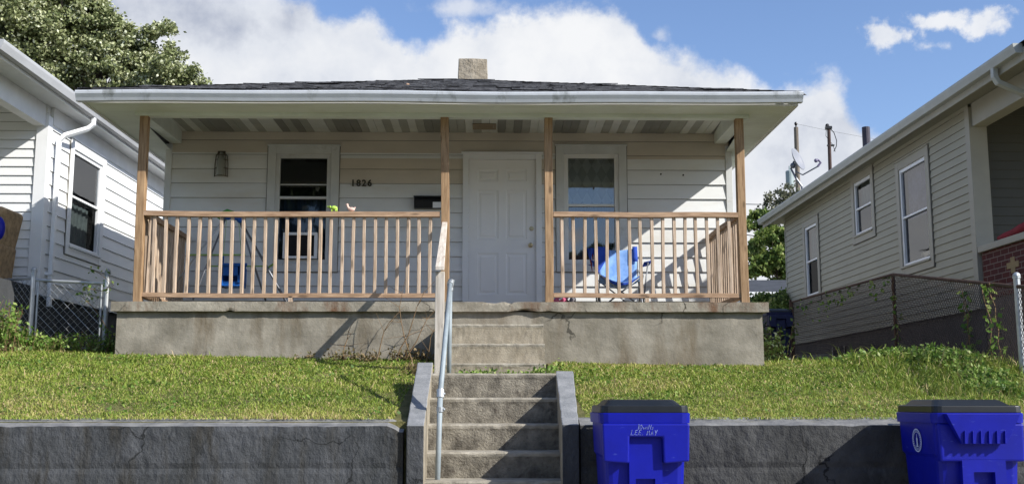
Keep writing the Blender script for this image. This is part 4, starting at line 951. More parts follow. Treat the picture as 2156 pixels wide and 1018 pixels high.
# upholstered chair on neighbour porch
q = at(6, 500, 13.2); AC = empty('armchair', (q.x-.3, 13.2, 1.44), 'worn tan upholstered armchair on the porch of the left house', 'armchair')
mb = MB()
mb.hexa([(q.x-.75, 12.9, 1.44), (q.x+.02, 12.9, 1.44), (q.x+.02, 13.5, 1.44), (q.x-.75, 13.5, 1.44), (q.x-.75, 12.9, 1.9), (q.x+.06, 12.9, 1.9), (q.x+.06, 13.5, 1.9), (q.x-.75, 13.5, 1.9)]); mb.build('seat', m_tan, AC, bev=.05, seg=3)
mb = MB(); mb.hexa([(q.x-.25, 12.92, 1.47), (q.x-.04, 12.92, 1.47), (q.x-.04, 13.52, 1.47), (q.x-.15, 13.52, 1.47), (q.x-.10, 12.92, 2.34), (q.x+.12, 12.92, 2.32), (q.x+.12, 13.52, 2.32), (q.x-.10, 13.52, 2.34)]); mb.build('backrest', m_tan, AC, bev=.06, seg=3)
q = at(3, 478, 12.86); mb = MB().ball((q.x-.02, 12.83, q.z-.02), .11, 12, 9, (.7, .6, 1.3)); o = mb.build('blue_bag', m_blue, loc=(q.x, 12.83, q.z-.17), smooth=True); tag(o, 'bright blue bag lying on the tan armchair', 'bag')

# ------------------------------------------------------------------ right neighbour
RH = empty('neighbour_house', (9, 18, .9), 'beige sided neighbour house on the right with dark brick porch', 'house')
RX = 6.5; RY0 = 14.4; RYE = 23.85; RBt = 1.24
W1 = (15.78, 17.12, 1.98, 3.80); W2 = (18.15, 19.3, 2.80, 4.02); W3 = (21.35, 22.45, 2.02, 3.72)
mb = MB()
siding(mb, (RX, RY0, 0), (0, 1, 0), (-1, 0, 0), RYE-RY0, RBt, 4.05, .114, [(w[0]-RY0+.1, w[1]-RY0-.1, w[2]+.1, w[3]-.1) for w in (W1, W2, W3)], t=.014)
siding(mb, (RX, RY0+.12, 0), (1, 0, 0), (0, -1, 0), 6, 1.5, 4.2, .127, t=.014, tan=lambda a, b, z: 2)  # porch wall, recess shade painted into its siding
mb.face((RX, RYE, .5), (12.5, RYE, .5), (12.5, RYE, 4.05), (RX, RYE, 4.05)); mb.face((12.5, RY0, .5), (12.5, RYE, .5), (12.5, RYE, 4.2), (12.5, RY0, 4.2))
mb.build('wall', [m_rsiding, m_shade_joint, m_shadersid], RH)
MB().box(RX-.022, RX+.22, RY0-.03, RY0+.11, RBt, 4.0).build('corner_board', m_rtrim, RH, bev=.004); MB().box(RX-.02, RX+.08, RYE-.03, RYE+.02, RBt, 4.0).build('corner_board', m_rtrim, RH, bev=.004)
mb = MB().box(RX+.04, 12.4, RY0-.02, RYE-.05, .3, RBt); mb.build('foundation', m_rfound, RH)
for w in (W1, W2, W3):
    window(RH, (RX, 0, 0), (0, 1, 0), (-1, 0, 0), *w, .13, m_rtrim, m_vinyl, meet=.5, sash=.055, glass=m_glass_r, curtains=[(m_curtain, 0, 1, .5, 1, .1, .8)] if w is not W1 else [(mat('mauve_curtain', (.30, .25, .33), .9, .4, 6, .1), 0, 1, .48, 1, .1, .8)])
q = atx(1762, 728, RX)
mb = MB().box(RX+.0, RX+.03, q.y-.45, q.y+.25, .80, 1.05); mb.build('basement_window', m_stripe, RH)
mb = MB()
for y_ in (q.y-.45, q.y-.12, q.y+.25): mb.box(RX-.01, RX-.001, y_-.02, y_+.02, .80, 1.05)
mb.build('basement_window_frame', m_rtrim, RH)
# brick porch wall with cap, cross inlay, beam
BX = RX+.03
mb = MB().box(BX, BX+.2, 11.2, RY0-.06, 1.36, 1.98); mb.build('porch_brick_wall', m_brick, RH); mb = MB().box(BX+.012, BX+.19, 11.21, RY0-.065, .0, 1.359); mb.build('porch_foundation', m_rfound, RH)
mb = MB().box(BX-.05, BX+.25, 11.15, RY0-.045, 1.981, 2.07); mb.build('porch_wall_cap', m_rtrim, RH, bev=.008)
q = atx(2133, 557, BX); m_crs = mat('tan_brick', (.34, .25, .13), .9, .15, 10)
mb = MB(); hh = .075
mb.box(BX-.006, BX+.01, q.y-.16, q.y+.16, q.z-.0375, q.z+.0375); mb.box(BX-.005, BX+.01, q.y-.055, q.y+.055, q.z+.0376, q.z+.1); mb.box(BX-.005, BX+.01, q.y-.055, q.y+.055, q.z-.1, q.z-.0376)
mb.build('cross_inlay', m_crs, RH)
mb = MB().box(RX+.02, RX+.22, 11.6, RY0-.035, 3.72, 4.04); mb.build('porch_beam', m_rtrim, RH, bev=.006)
RGX = 6.05
mb = MB(); ribs(mb, RGX+.12, RX+.0, 11.9, RYE+.7, 4.04); mb.box(RX+.001, 12.8, 11.9, RY0+.2, 4.045, 4.06); mb.box(RX+.001, 12.8, RYE, RYE+.7, 4.045, 4.06); mb.build('soffit', m_rsiding, RH)
mb = MB().box(RGX+.12, RGX+.14, 11.9, RYE+.7, 3.95, 4.10); mb.box(RGX+.12, 12.8, 11.88, 11.899, 3.95, 4.16); mb.build('fascia', m_rtrim, RH)
mb = MB(); gutter_y(mb, RGX, -1, 12.15, RYE+.72, 4.03); mb.build('gutter', m_rgutter, RH)
mb = MB(); a_, b_, c_, d_ = (RGX+.08, 11.8, 4.15), (RGX+.08, RYE+.75, 4.15), (9.3, RYE-2.2, 5.2), (9.3, 15.0, 5.2); e1, e2 = (12.9, 11.8, 4.15), (12.9, RYE+.75, 4.15)
mb.face(a_, b_, c_, d_); mb.face(a_, d_, e1); mb.face(e1, d_, c_, e2); mb.face(b_, e2, c_)
rroof = mb.build('roof', m_shingle, RH)
q = atx(1823, 270, 7.2); mb = MB().tube([(7.2, q.y, 4.2), (7.2, q.y, q.z+.02)], .075, 12); mb.build('roof_vent_pipe', mat('dark_purple_pipe', (.05, .045, .06), .6, .2), rroof)
q = atx(2085, 135, RGX+.02)
mb = MB(); flat_tube(mb, [(RGX+.06, q.y, 4.04), (RGX+.06, q.y, 3.93), (RGX+.10, q.y+.0, 3.86), (RGX+.45, q.y+.04, 3.72), (RX+.1, q.y+.06, 3.66), (RX+.15, q.y+.06, 3.55), (RX+.15, q.y+.06, 2.07)], .085, .06); mb.build('downspout', m_rgutter, RH, bev=.008)
q = atx(2140, 484, BX+.1)
mb = MB(); nn = 10
mb.tube([(BX+.06+.03*math.sin(i), lerp(13.95, 12.2, i/nn), 2.07+.05+.06*i/nn) for i in range(nn+1)], [.03]+[.055+.03*(i/nn) for i in range(nn)], 8)
o = mb.build('red_blanket', m_red, loc=(BX+.06, 13, 2.07), smooth=True); tag(o, 'dark red rolled blanket lying on the brick porch wall of the right house', 'blanket')
# satellite dish
DY = 21.5
q = at(1674, 338, DY); D = empty('satellite_dish', (q.x+.08, DY, 4.2), 'grey satellite dish on the eave of the right house', 'satellite dish')
# dish bowl facing right and slightly toward the camera
nrm = Vector((.74, -.58, .34)).normalized(); uax = nrm.orthogonal().normalized(); vax = nrm.cross(uax)
mb = MB(); rings = 6; seg = 28; prev = None; R0 = .245
for i in range(rings+1):
    r = R0*i/rings; dp = .07*(i/rings)**2; ring = [q+(uax*math.cos(2*math.pi*j/seg)+vax*math.sin(2*math.pi*j/seg))*r+nrm*dp for j in range(seg)]
    if prev:
        for j in range(seg): mb.face(prev[j], prev[(j+1) % seg], ring[(j+1) % seg], ring[j])
    prev = ring
o = mb.build('reflector', m_dish, D, smooth=True); md = o.modifiers.new('t', 'SOLIDIFY'); md.thickness = .012
lowp = q-Vector((0, 0, 1))*.22; tip = at(1728, 342, DY-.3)
mb = MB().tube([lowp, at(1690, 368, DY-.1), at(1722, 350, DY-.3)], .014, 8); mb.build('feed_arm', m_steelgrey, D)
mb = MB(); mb.tube([at(1722, 350, DY-.3), tip, at(1724, 338, DY-.3), at(1720, 336, DY-.3)], .022, 8); mb.ball(at(1718, 338, DY-.3), .04, 8, 6); mb.build('feed_horn', mat('purple_grey', (.16, .14, .22), .5, .1), D)
mb = MB().tube([q-nrm*.02, q-nrm*.10+Vector((0, 0, -.12)), at(1676, 375, DY), at(1688, 392, DY), (at(1690, 396, DY).x, DY, 4.16)], .022, 8); mb.ball(q-nrm*.05+Vector((0, 0, -.08)), .06, 8, 6); mb.build('mast', m_steelgrey, D)

# ------------------------------------------------------------------ utility poles and wires beyond
def gz(x, y): return float(hgt(x, y))
YP = 58.
U = empty('utility_pole', (at(1685, 600, YP).x, YP, gz(10, YP)), 'grey wooden utility pole with transformer behind the satellite dish', 'utility pole')
t_ = at(1676, 268, YP); b_ = at(1686, 620, YP)
mb = MB().tube([(b_.x, YP, .9), t_], [.17, .12], 10); mb.build('pole', m_pole, U)
mb = MB().tube([t_, t_+Vector((0, 0, .12))], .04, 8); mb.ball(t_+Vector((0, 0, .20)), .09, 8, 6, (1, 1, 1.2)); mb.build('insulator', m_black, U)
q = at(1663, 378, YP); mb = MB().tube([q-Vector((0, 0, .5)), q-Vector((0, 0, .45)), q+Vector((0, 0, .45)), q+Vector((0, 0, .5))], [.18, .22, .22, .16], 14); mb.tube([q+Vector((0, 0, .48)), q+Vector((0, 0, .75))], .04, 7); mb.tube([q+Vector((.1, 0, .2)), (b_.x-.0, YP, q.z+.2)], .05, 6); mb.build('transformer', m_transf, U)
mb = MB()
def wire(mb, a, b, sag, r, n=20):
    a = Vector(a); b = Vector(b); mb.tube([a.lerp(b, i/n)-Vector((0, 0, sag*4*(i/n)*(1-i/n))) for i in range(n+1)], r, 4)
wire(mb, t_+Vector((0, 0, .2)), (at(2300, 330, YP+6)), .5, .007); wire(mb, at(1664, 400, YP), at(1640, 520, YP), -.3, .012)
mb.build('wire', m_black, U)
YM = 46.
U2 = empty('utility_mast', (at(1748, 500, YM).x, YM, gz(14, YM)), 'thin brown mast with looped cables left of the roof vent pipe', 'utility pole')
t2 = at(1745, 272, YM)
mb = MB().tube([(at(1752, 560, YM).x, YM, .9), t2], [.10, .075], 8); mb.build('pole', mat('brown_pole', (.07, .045, .04), .9, .3, 6), U2)
mb = MB(); mb.box(t2.x-.14, t2.x+.12, YM-.1, YM+.1, t2.z, t2.z+.12); mb.ball(t2+Vector((-.06, 0, .16)), .09, 7, 5); mb.build('head', m_black, U2)
mb = MB(); z_ = at(1745, 306, YM).z; mb.box(t2.x-.10, t2.x+.20, YM-.06, YM+.06, z_-.03, z_+.03); mb.build('crossbar', m_black, U2)
mb = MB(); mb.tube([t2+Vector((0, 0, .1)), t2+Vector((.22, 0, -.15)), t2+Vector((.32, 0, -.5)), t2+Vector((.30, 0, -.75)), t2+Vector((.18, 0, -.98))], .018, 5); mb.tube([t2+Vector((-.1, 0, .05)), t2+Vector((-.14, 0, -.3)), t2+Vector((.15, 0, -.7)), t2+Vector((.24, 0, -1.0))], .012, 5); mb.build('cable', m_black, U2)
mb = MB(); wire(mb, at(1560, 429, 40.), at(1720, 420, 52.), .1, .022); wire(mb, at(1560, 492, 40.), at(1720, 498, 40.), .1, .02)
o = mb.build('overhead_cable', m_black, loc=at(1600, 428, 43.)); tag(o, 'thin black overhead cables between the porch post and the right house', 'cable')

# ------------------------------------------------------------------ recycling bins
def panel_with_recess(x0, x1, y, zt, r0, r1, rz, m, B):
    pk = MB(); yf = y-.036
    pk.box(x0, r0, yf, y+.06, .12, zt); pk.box(r1, x1, yf, y+.06, .12, zt); pk.box(r0, r1, yf, y+.06, rz, zt); pk.box(r0, r1, y+.02, y+.06, .12, rz); pk.box(r0, r1, yf, y+.06, .12, .28)
    pk.build('front_panel', m, B, local=True)
def bin_(name, x, y, w, dpt, label, kind, m=m_blue, z0=-1.12, h=1.05, group=None):
    """wheeled cart standing at x,y (front left corner), front toward -y"""
    B = empty(name, (x+w/2, y+dpt/2, z0), label, 'recycling bin', group)
    def lx(px_): return px_
    hw, hd = w/2, dpt/2
    body = MB(); bw = hw*.80; tw = hw*.955
    def ring(z, sx_, sy_, cyo=0, r=.05):
        pts = []
        for (cxs, cys, a0) in ((1, -1, -90), (1, 1, 0), (-1, 1, 90), (-1, -1, 180)):
            for k in range(4):
                a = math.radians(a0+30*k); pts.append((cxs*(sx_-r)+r*math.cos(a), cyo+cys*(sy_-r)+r*math.sin(a), z))
        return pts
    zs_ = [(.06, .78, .74), (.10, .80, .76), (h*.68, .885, .87), (h*.70, .93, .93), (h*.90, .955, .955)]
    prev = None
    for (z, a, b) in zs_:
        r = ring(z, hw*a, hd*b)
        if prev:
            for k in range(len(r)): body.face(prev[k], prev[(k+1) % len(r)], r[(k+1) % len(r)], r[k])
        else: body.face(*r)
        prev = r
    bo = body.build('body', m, B, local=True, smooth=False, bev=0)
    for p in bo.data.polygons: p.use_smooth = False
    # rim
    rm = MB(); prev = None
    for (z, a, o_) in ((h*.885, .955, 0), (h*.885, 1.0, .0), (h*.94, 1.01, 0), (h*.945, .99, 0)):
        r = ring(z, hw*a, hd*a, r=.06)
        if prev:
            for k in range(len(r)): rm.face(prev[k], prev[(k+1) % len(r)], r[(k+1) % len(r)], r[k])
        prev = r
    rm.face(*prev)
    rm.build('rim', m, B, local=True)
    # front details
    fr2 = MB(); yf_ = -hd*.955
    if kind == 'notch':
        zb, zt_ = h*.665, h*.884; nw = hw*.36; nt = h*.806
        fr2.prism([(-hw*.925, zb), (-nw-.004, zb-.012), (-nw, nt), (nw, nt), (nw+.004, zb-.012), (hw*.925, zb), (hw*.95, zt_), (-hw*.95, zt_)], 'y', yf_-.045, yf_+.03)
        fr2.build('front_shoulder', m, B, local=True, bev=.012, seg=3)
        y2 = -hd*.86; panel_with_recess(-hw*.36, hw*.36, y2, h*.84, -hw*.22, hw*.20, h*.565, m, B)
    else:
        zb, zt_ = h*.66, h*.885
        fr2.hexa([(-hw*.90, yf_-.015, zb), (hw*.93, yf_-.015, zb), (hw*.93, yf_+.05, zb), (-hw*.90, yf_+.05, zb), (-hw*.93, yf_-.015, zt_), (hw*.95, yf_-.015, zt_), (hw*.95, yf_+.05, zt_), (-hw*.93, yf_+.05, zt_)])
        fr2.build('front_shoulder', m, B, local=True, bev=.016, seg=3)
        fg = MB(); z1_, z2_ = h*.94, h*.765; a1, a2 = hw*.80, hw*.48; yo = yf_-.02
        fg.hexa([(-a2, yo-.045, z2_), (a2, yo-.045, z2_), (a2, yo-.02, z2_), (-a2, yo-.02, z2_), (-a1, yo-.055, z1_), (a1, yo-.055, z1_), (a1, yo+.02, z1_), (-a1, yo+.02, z1_)])
        for k in range(6):
            xx = lerp(-a2*.9, a2*.9, k/5); fg.prism([(xx-.006, z2_+.002), (xx+.006, z2_+.002), (xx+.002, z2_+.085), (xx-.002, z2_+.085)], 'y', yo-.062, yo-.04)
        fg.build('lift_flange', m, B, local=True, bev=.004)
        y2 = -hd*.86-.012; panel_with_recess(-hw*.44, hw*.5, y2, h*.70, -hw*.20, hw*.26, h*.60, m, B)
    # lid: band plus raised crown
    ld = MB(); prev = None
    for (z, a, b, cyo) in ((h*.9455, .975, .985, 0), (h*.985, .965, .97, 0), (h*.99, .93, .93, 0), (h*.988, .86, .80, .02), (h*1.02, .74, .66, .04), (h*1.024, .70, .60, .05)):
        r = ring(z, hw*a, hd*b, cyo, r=.05)
        if prev:
            for k in range(len(r)): ld.face(prev[k], prev[(k+1) % len(r)], r[(k+1) % len(r)], r[k])
        else: ld.face(*r)
        prev = r
    ld.face(*prev); ld.build('lid', m_lid, B, local=True, bev=.004)
    hd_ = MB(); hd_.tube([(-hw*.6, hd*1.0, h*.93), (-hw*.6, hd*1.12, h*.95), (hw*.6, hd*1.12, h*.95), (hw*.6, hd*1.0, h*.93)], .014, 8); hd_.build('handle', m, B, local=True)
    for s in (-1, 1):
        wh = MB().tube([(s*hw*.70, hd*.78, .11), (s*hw*.86, hd*.78, .11)], .11, 20); wh.build('wheel', m_black, B, local=True, bev=.01)
    ax = MB().tube([(-hw*.85, hd*.78, .11), (hw*.85, hd*.78, .11)], .011, 8); ax.build('axle', m_galv, B, local=True)
    return B
yb1 = 7.27
xa = at(1262, 875, yb1).x; xb = at(1455, 875, yb1).x
hb = 1.12+at(1350, 840, 7.45).z
b1_ = bin_('recycling_bin', xa, yb1, xb-xa, .72, 'blue wheeled recycling bin with pale handwriting, right beside the steps', 'notch', h=hb/1.024, group='blue recycling bins at the kerb')
# handwriting in thin paint-pen strokes on the front
GL = {'1': [[(0, 1), (.1, 1.1), (.1, 0)]], '0': [[(.3, 1), (0, .7), (.05, .1), (.35, 0), (.5, .5), (.3, 1)]], 'w': [[(0, .5), (.12, 0), (.28, .4), (.42, 0), (.55, .55)]], 'i': [[(0, .5), (.04, 0)], [(.02, .75), (.03, .8)]], 'l': [[(.1, 1.05), (0, 0)]], 's': [[(.3, .5), (.05, .45), (.25, .2), (0, 0)]],
      'L': [[(.05, 1), (0, 0), (.5, .02)]], 'E': [[(.45, 1), (.05, .95), (0, 0), (.5, .05)], [(.02, .5), (.35, .55)]], '.': [[(0, 0), (.05, .04)]], 'M': [[(0, 0), (.08, .9), (.28, .4), (.45, .95), (.55, 0)]], 'A': [[(0, 0), (.25, 1), (.45, 0)], [(.1, .4), (.38, .42)]], 'Y': [[(0, .95), (.22, .5)], [(.48, 1), (.15, -.05)]]}
def scrawl(txt, size, x, z, par, y):
    mb = MB(); cx_ = 0
    for ch in txt:
        if ch == ' ': cx_ += .55; continue
        for st in GL[ch]: mb.tube([(x+(cx_+p[0]+.18*p[1]+random.uniform(-.03, .03))*size, y, z+(p[1]+random.uniform(-.04, .04))*size) for p in st], .0017, 5)
        cx_ += max(p[0] for st in GL[ch] for p in st)+.28
    mb.build('handwriting', m_pen, par, local=True)
m_pen = mat('faded_pen', (.22, .27, .55), .7, .5, 60, 0)
hwid = (xb-xa)/2; hB = hb/1.024
scrawl('10wills', .030, -.055, hB*.850, b1_, -.36*.955-.0455); scrawl('LEE. MAY', .032, -.10, hB*.818, b1_, -.36*.955-.0455)
yb2 = 7.30
xa = at(1966, 875, yb2).x; xb = at(2160, 875, yb2).x
b2_ = bin_('recycling_bin', xa, yb2, xb-xa, .72, 'blue wheeled recycling bin with round white emblem at the right edge', 'flange', h=hb/1.024, group='blue recycling bins at the kerb')
# emblem on the left side
wB = xb-xa; em = MB(); c = Vector((-wB/2*.945-.004, -.02, hB*.775))
n = 30
for R1, R2 in ((.080, .072), (.058, .055)):
    for k in range(n):
        a, b = 2*math.pi*k/n, 2*math.pi*(k+1)/n
        em.face(c+Vector((0, R1*math.cos(a), R1*math.sin(a))), c+Vector((0, R1*math.cos(b), R1*math.sin(b))), c+Vector((0, R2*math.cos(b), R2*math.sin(b))), c+Vector((0, R2*math.cos(a), R2*math.sin(a))))
for k in range(26):
    a = 2*math.pi*(k+.2)/26; b = a+.13
    em.face(*[c+Vector((0, r_*math.cos(t), r_*math.sin(t))) for r_, t in ((.069, a), (.069, b), (.061, b), (.061, a))])
for (w0, z0_, w1, z1_) in ((.020, -.045, .016, -.035), (.012, -.034, .010, .0), (.014, .0, .010, .018), (.004, .018, .003, .042)):
    em.face(c+Vector((0, -w0, z0_)), c+Vector((0, w0, z0_)), c+Vector((0, w1, z1_)), c+Vector((0, -w1, z1_)))
for v_i in range(len(em.v)):   # follow the draft of the side
    p = em.v[v_i]; em.v[v_i] = (p[0]-(p[2]-hB*.70)*(.025/.2)*wB/2-.0, p[1], p[2])
em.build('emblem', m_decal, b2_, local=True)
bin_('recycling_bin', 4.20, 16.6, .40, .5, 'old dark blue wheeled bin in the side yard behind the porch corner', 'notch', m=m_dkblue, z0=gz(4.5, 16.8), h=.80)

# ------------------------------------------------------------------ chain link fences
def chainlink(mb, A, B, h, pitch=.075, r=.0018, base=0.04):
    """diagonal wires on the vertical strip between ground points A and B"""
    A = Vector(A); B = Vector(B); d = B-A; Ln = math.hypot(d.x, d.y)
    def P_(s, t, o_): s = min(max(s, 0), Ln); q = A+d*(s/Ln); return (q.x, q.y, q.z+t)
    n = int((Ln+h)/pitch)
    for k in range(-int(h/pitch)-1, n+1):
        s0 = k*pitch
        for sg in (1, -1):
            a = [s0, base]; b = [s0+(h-base), h]
            if sg < 0: a, b = [s0+(h-base), base], [s0, h]
            # clip to 0..Ln
            def clip(p, q_):
                out = []
                for e in (p, q_):
                    s, t = e
                    if s < 0: f_ = (0-s)/(( q_[0] if e is p else p[0])-s); t = t+f_*((q_[1] if e is p else p[1])-t); s = 0
                    elif s > Ln: f_ = (Ln-s)/((q_[0] if e is p else p[0])-s); t = t+f_*((q_[1] if e is p else p[1])-t); s = Ln
                    out.append((s, t))
                return out
            if (a[0] < 0 and b[0] < 0) or (a[0] > Ln and b[0] > Ln): continue
            a, b = clip(a, b)
            if abs(a[0]-b[0]) < .01: continue
            mb.tube([P_(a[0], a[1], 0), P_(b[0], b[1], 0)], r, 3, caps=False)
def fpost(par, x, y, z0, z1, r, m, cap=True):
    mb = MB().tube([(x, y, z0-.1), (x, y, z1-.03)], r, 10)
    if cap: mb.tube([(x, y, z1-.035), (x, y, z1-.02)], r*1.25, 10); mb.ball((x, y, z1-.01), r*1.2, 10, 6)
    return mb.build('post', m, par, smooth=False)
g1, g2 = at(72, 566, 13.), at(227, 570, 13.)
GF = empty('chain_link_fence', (g1.x, 13, .5), 'galvanised chain link fence and gate between the left house and the porch', 'fence')
fpost(GF, g1.x, 13, .5, g1.z, .03, m_galv); fpost(GF, g2.x, 13, .5, g2.z, .03, m_galv)
mb = MB(); zt1, zt2 = at(80, 585, 13).z, at(220, 597, 13).z
mb.tube([(g1.x, 13, zt1-.02), (g2.x, 13, zt2)], .018, 8); mb.tube([(g1.x+.06, 13, .62), (g1.x+.06, 13, zt1-.02)], .014, 8); mb.tube([(g2.x-.06, 13, .62), (g2.x-.06, 13, zt2)], .014, 8); mb.tube([(g1.x+.06, 13, .64), (g2.x-.06, 13, .64)], .014, 8)
lft = Vector((-7.4, 13.9, .55)); mb.tube([(g1.x, 13, zt1), (lft.x, lft.y, 1.47)], .018, 8)
mb.build('top_rail', m_galv, GF)
mb = MB(); chainlink(mb, (g1.x+.06, 13, .60), (g2.x-.06, 13, .60), zt2-.60, .088, .0030, .0); chainlink(mb, (lft.x, lft.y, .6), (g1.x, 13, .6), .86, .088, .0028, .0); mb.build('wire_mesh', m_galv, GF)

p1 = atx(2140, 578, 5.33); p2 = atx(1880, 577, 5.70); p3 = atx(1668, 635, 5.87)
RF = empty('chain_link_fence', (5.5, 13, .5), 'rusty chain link fence with vines running back along the right house', 'fence')
fpost(RF, p1.x, p1.y, gz(p1.x, p1.y)-.2, p1.z, .032, m_galv); fpost(RF, p2.x, p2.y, .6, p2.z, .026, m_rust, False); fpost(RF, p3.x, p3.y, .8, p3.z+.02, .024, m_rust, False); fpost(RF, p3.x-.12, p3.y-.3, .8, p3.z+.05, .024, m_rust, False)
mb = MB(); q1 = p1-Vector((0, 0, .12)); mb.tube([q1, p2], .020, 8); mb.tube([p2, p3], .019, 8)
p0_ = Vector((5.0, 8.9, .95)); mb.tube([q1, p0_], .02, 8); mb.build('top_rail', m_rust, RF)
mb = MB()
def cl2(a, b, h, pitch, r): chainlink(mb, (a.x, a.y, a.z-h), (b.x, b.y, b.z-h), h, pitch, r, 0)
cl2(q1, p2, 1.05, .062, .0036); cl2(p2, p3, 1.05, .062, .0036); cl2(p0_, q1, 1.05, .062, .0036)
mb.build('wire_mesh', mat('rusty_wire', (.07, .05, .045), .8, .3, 14), RF)

# ------------------------------------------------------------------ garage roof far behind and shed
G = empty('garage', (8.2, 31, 1), 'low garage with grey shingle roof behind the shrubs', 'garage')
a, b = at(1560, 614, 31.), at(1720, 614, 31.); c, d = at(1720, 589, 33.), at(1560, 589, 33.)
mb = MB(); mb.face(a, b, c, d); mb.face(a+Vector((0, 4, 0)), b+Vector((0, 4, 0)), c, d); mb.build('roof', mat('grey_shingle', (.05, .055, .065), .9, .3, 4, .3, 30, (1, 1, 6)), G)
mb = MB().box(a.x+.1, b.x-.1, 31.2, 34.8, .9, a.z-.05); mb.build('wall', m_white, G); mb = MB().box(a.x, b.x, 30.95, 31.1, a.z-.16, a.z-.0); mb.build('fascia', m_vinyl, G)

# ------------------------------------------------------------------ vegetation
def tree(name, base, trunk_h, blobs, nleaf, size, m, label, limbs=8, cat='tree', r0=.35, tintf=None, sub=26, group=None):
    """blobs: (centre, radii) of the foliage masses"""
    T_ = empty(name, base, label, cat, group)
    mb = MB(); b = Vector(base); topc = sum((Vector(c) for c, r in blobs), Vector())/len(blobs)
    fork = Vector((lerp(b.x, topc.x, .5), lerp(b.y, topc.y, .5), b.z+trunk_h))
    mb.tube([b-Vector((0, 0, .3)), b.lerp(fork, .5)+Vector((.1, 0, 0)), fork], [r0, r0*.8, r0*.6], 10)
    for i, (c, r) in enumerate(blobs[:limbs]):
        c = Vector(c); mid = fork.lerp(c, .5)+Vector((random.uniform(-.4, .4), 0, -.3)); mb.tube([fork, mid, c], [r0*.42, r0*.25, r0*.08], 7)
        for k in range(3):
            e = c+Vector([random.uniform(-1, 1)*r[j]*.7 for j in range(3)]); mb.tube([mid.lerp(c, .4), e], [r0*.14, r0*.03], 5)
    mb.build('trunk', m_bark, T_)
    vol = np.array([r[0]*r[1]*r[2] for c, r in blobs])**.75; pr = vol/vol.sum(); Cs = []; Tn = []
    for (c, r), p in zip(blobs, pr):
        nl = int(nleaf*p); ns = max(4, int(sub*1.5*(r[0]+.3)))
        dv = rng.normal(size=(ns, 3)); dv /= np.linalg.norm(dv, axis=1)[:, None]; rad = rng.uniform(.45, 1.0, ns)[:, None]**.5
        sc_ = np.array(c)+dv*rad*np.array(r)
        k = rng.integers(0, ns, nl); rr = (.10+.17*rng.random(ns)**1.5)*max(r)*1.15; rr = np.clip(rr, .15, .8)
        g = rng.normal(size=(nl, 3)); g /= np.linalg.norm(g, axis=1)[:, None]; g *= np.abs(rng.normal(.62, .38, nl))[:, None]
        C_ = sc_[k]+g*rr[k][:, None]*np.array([1.15, 1.15, .75]); Cs.append(C_); tn = rng.random(ns)[k]*.35; Tn.append(np.clip(tn+rng.random(nl)**1.6*.75, 0, 1))
    C_ = np.concatenate(Cs); tt = np.concatenate(Tn)
    V = leaf_verts(C_, size, aspect=.7)-np.array(base)
    npmesh('crown', V, 4, [(0, 1, 2, 3)], m, tt, (0, 0, 0), T_)
    return T_
YT = 27.
def bb(px, py, r, Y=YT, ry=None, depth=1.): c = at(px, py, Y); s = r*Y/F; return (tuple(c), (s, s*depth, (ry or r)*Y/F))
blobs = [bb(60, 60, 130), bb(170, 90, 95), bb(-60, 40, 150), bb(120, -60, 110), bb(0, -110, 150), bb(228, 85, 55, ry=65), bb(215, 150, 70), bb(300, 140, 55, YT+.5), bb(335, 90, 34, YT, 48), bb(392, 160, 38, YT, 24), bb(60, 200, 110), bb(330, 175, 60, YT, 30), bb(185, 10, 40), bb(235, 52, 28, YT, 20), bb(280, 118, 42), bb(350, 138, 34, YT-.6, 22), bb(275, 172, 60), bb(370, 172, 34, YT, 16), bb(425, 174, 18, YT, 9), bb(272, 70, 18, YT, 12), bb(212, 25, 20, YT, 18), bb(375, 120, 16, YT, 12), bb(355, 60, 18, YT+.4, 12), bb(160, 30, 60), bb(140, 170, 80, YT+1.5)]
tree('maple_tree', (at(60, 600, YT).x, YT, gz(-10, YT)), 3.2, blobs, 260000, .095, m_treeleaf, 'large silvery green maple tree towering behind the left house', r0=.45, sub=24)
blobs = [bb(1625, 520, 45, 36.), bb(1600, 470, 30, 36.), bb(1650, 560, 40, 36.), bb(1590, 550, 36, 36.), bb(1680, 500, 40, 36.)]
tree('shrub_tree', (at(1620, 700, 36.).x, 36., gz(9, 36)), 1.2, blobs, 15000, .14, m_bushleaf, 'bushy green tree behind the garage between the porch and the right house', r0=.12, cat='tree')
blobs = [bb(1640, 430, 36, 38., 30), bb(1615, 455, 26, 38.), bb(1665, 410, 24, 38.), bb(1650, 470, 38, 38.)]
tree('bare_tree', (at(1645, 700, 38.).x, 38., gz(9, 38)), 2.6, blobs, 2600, .12, leafmat('sparse_leaves', [(.07, .08, .05), (.15, .16, .10), (.26, .24, .17)]), 'thinly leaved greyish tree above the eave of the right house', r0=.14)
blobs = [bb(1640, 645, 30, 24.), bb(1610, 660, 24, 20.), bb(1630, 690, 26, 20.), bb(1600, 640, 20, 24.)]
tree('hedge_bush', (at(1620, 720, 21.).x, 21., gz(5, 21)), .3, blobs, 9000, .09, m_bushleaf, 'dense green bush in the side yard beside the porch corner', r0=.05, cat='bush')

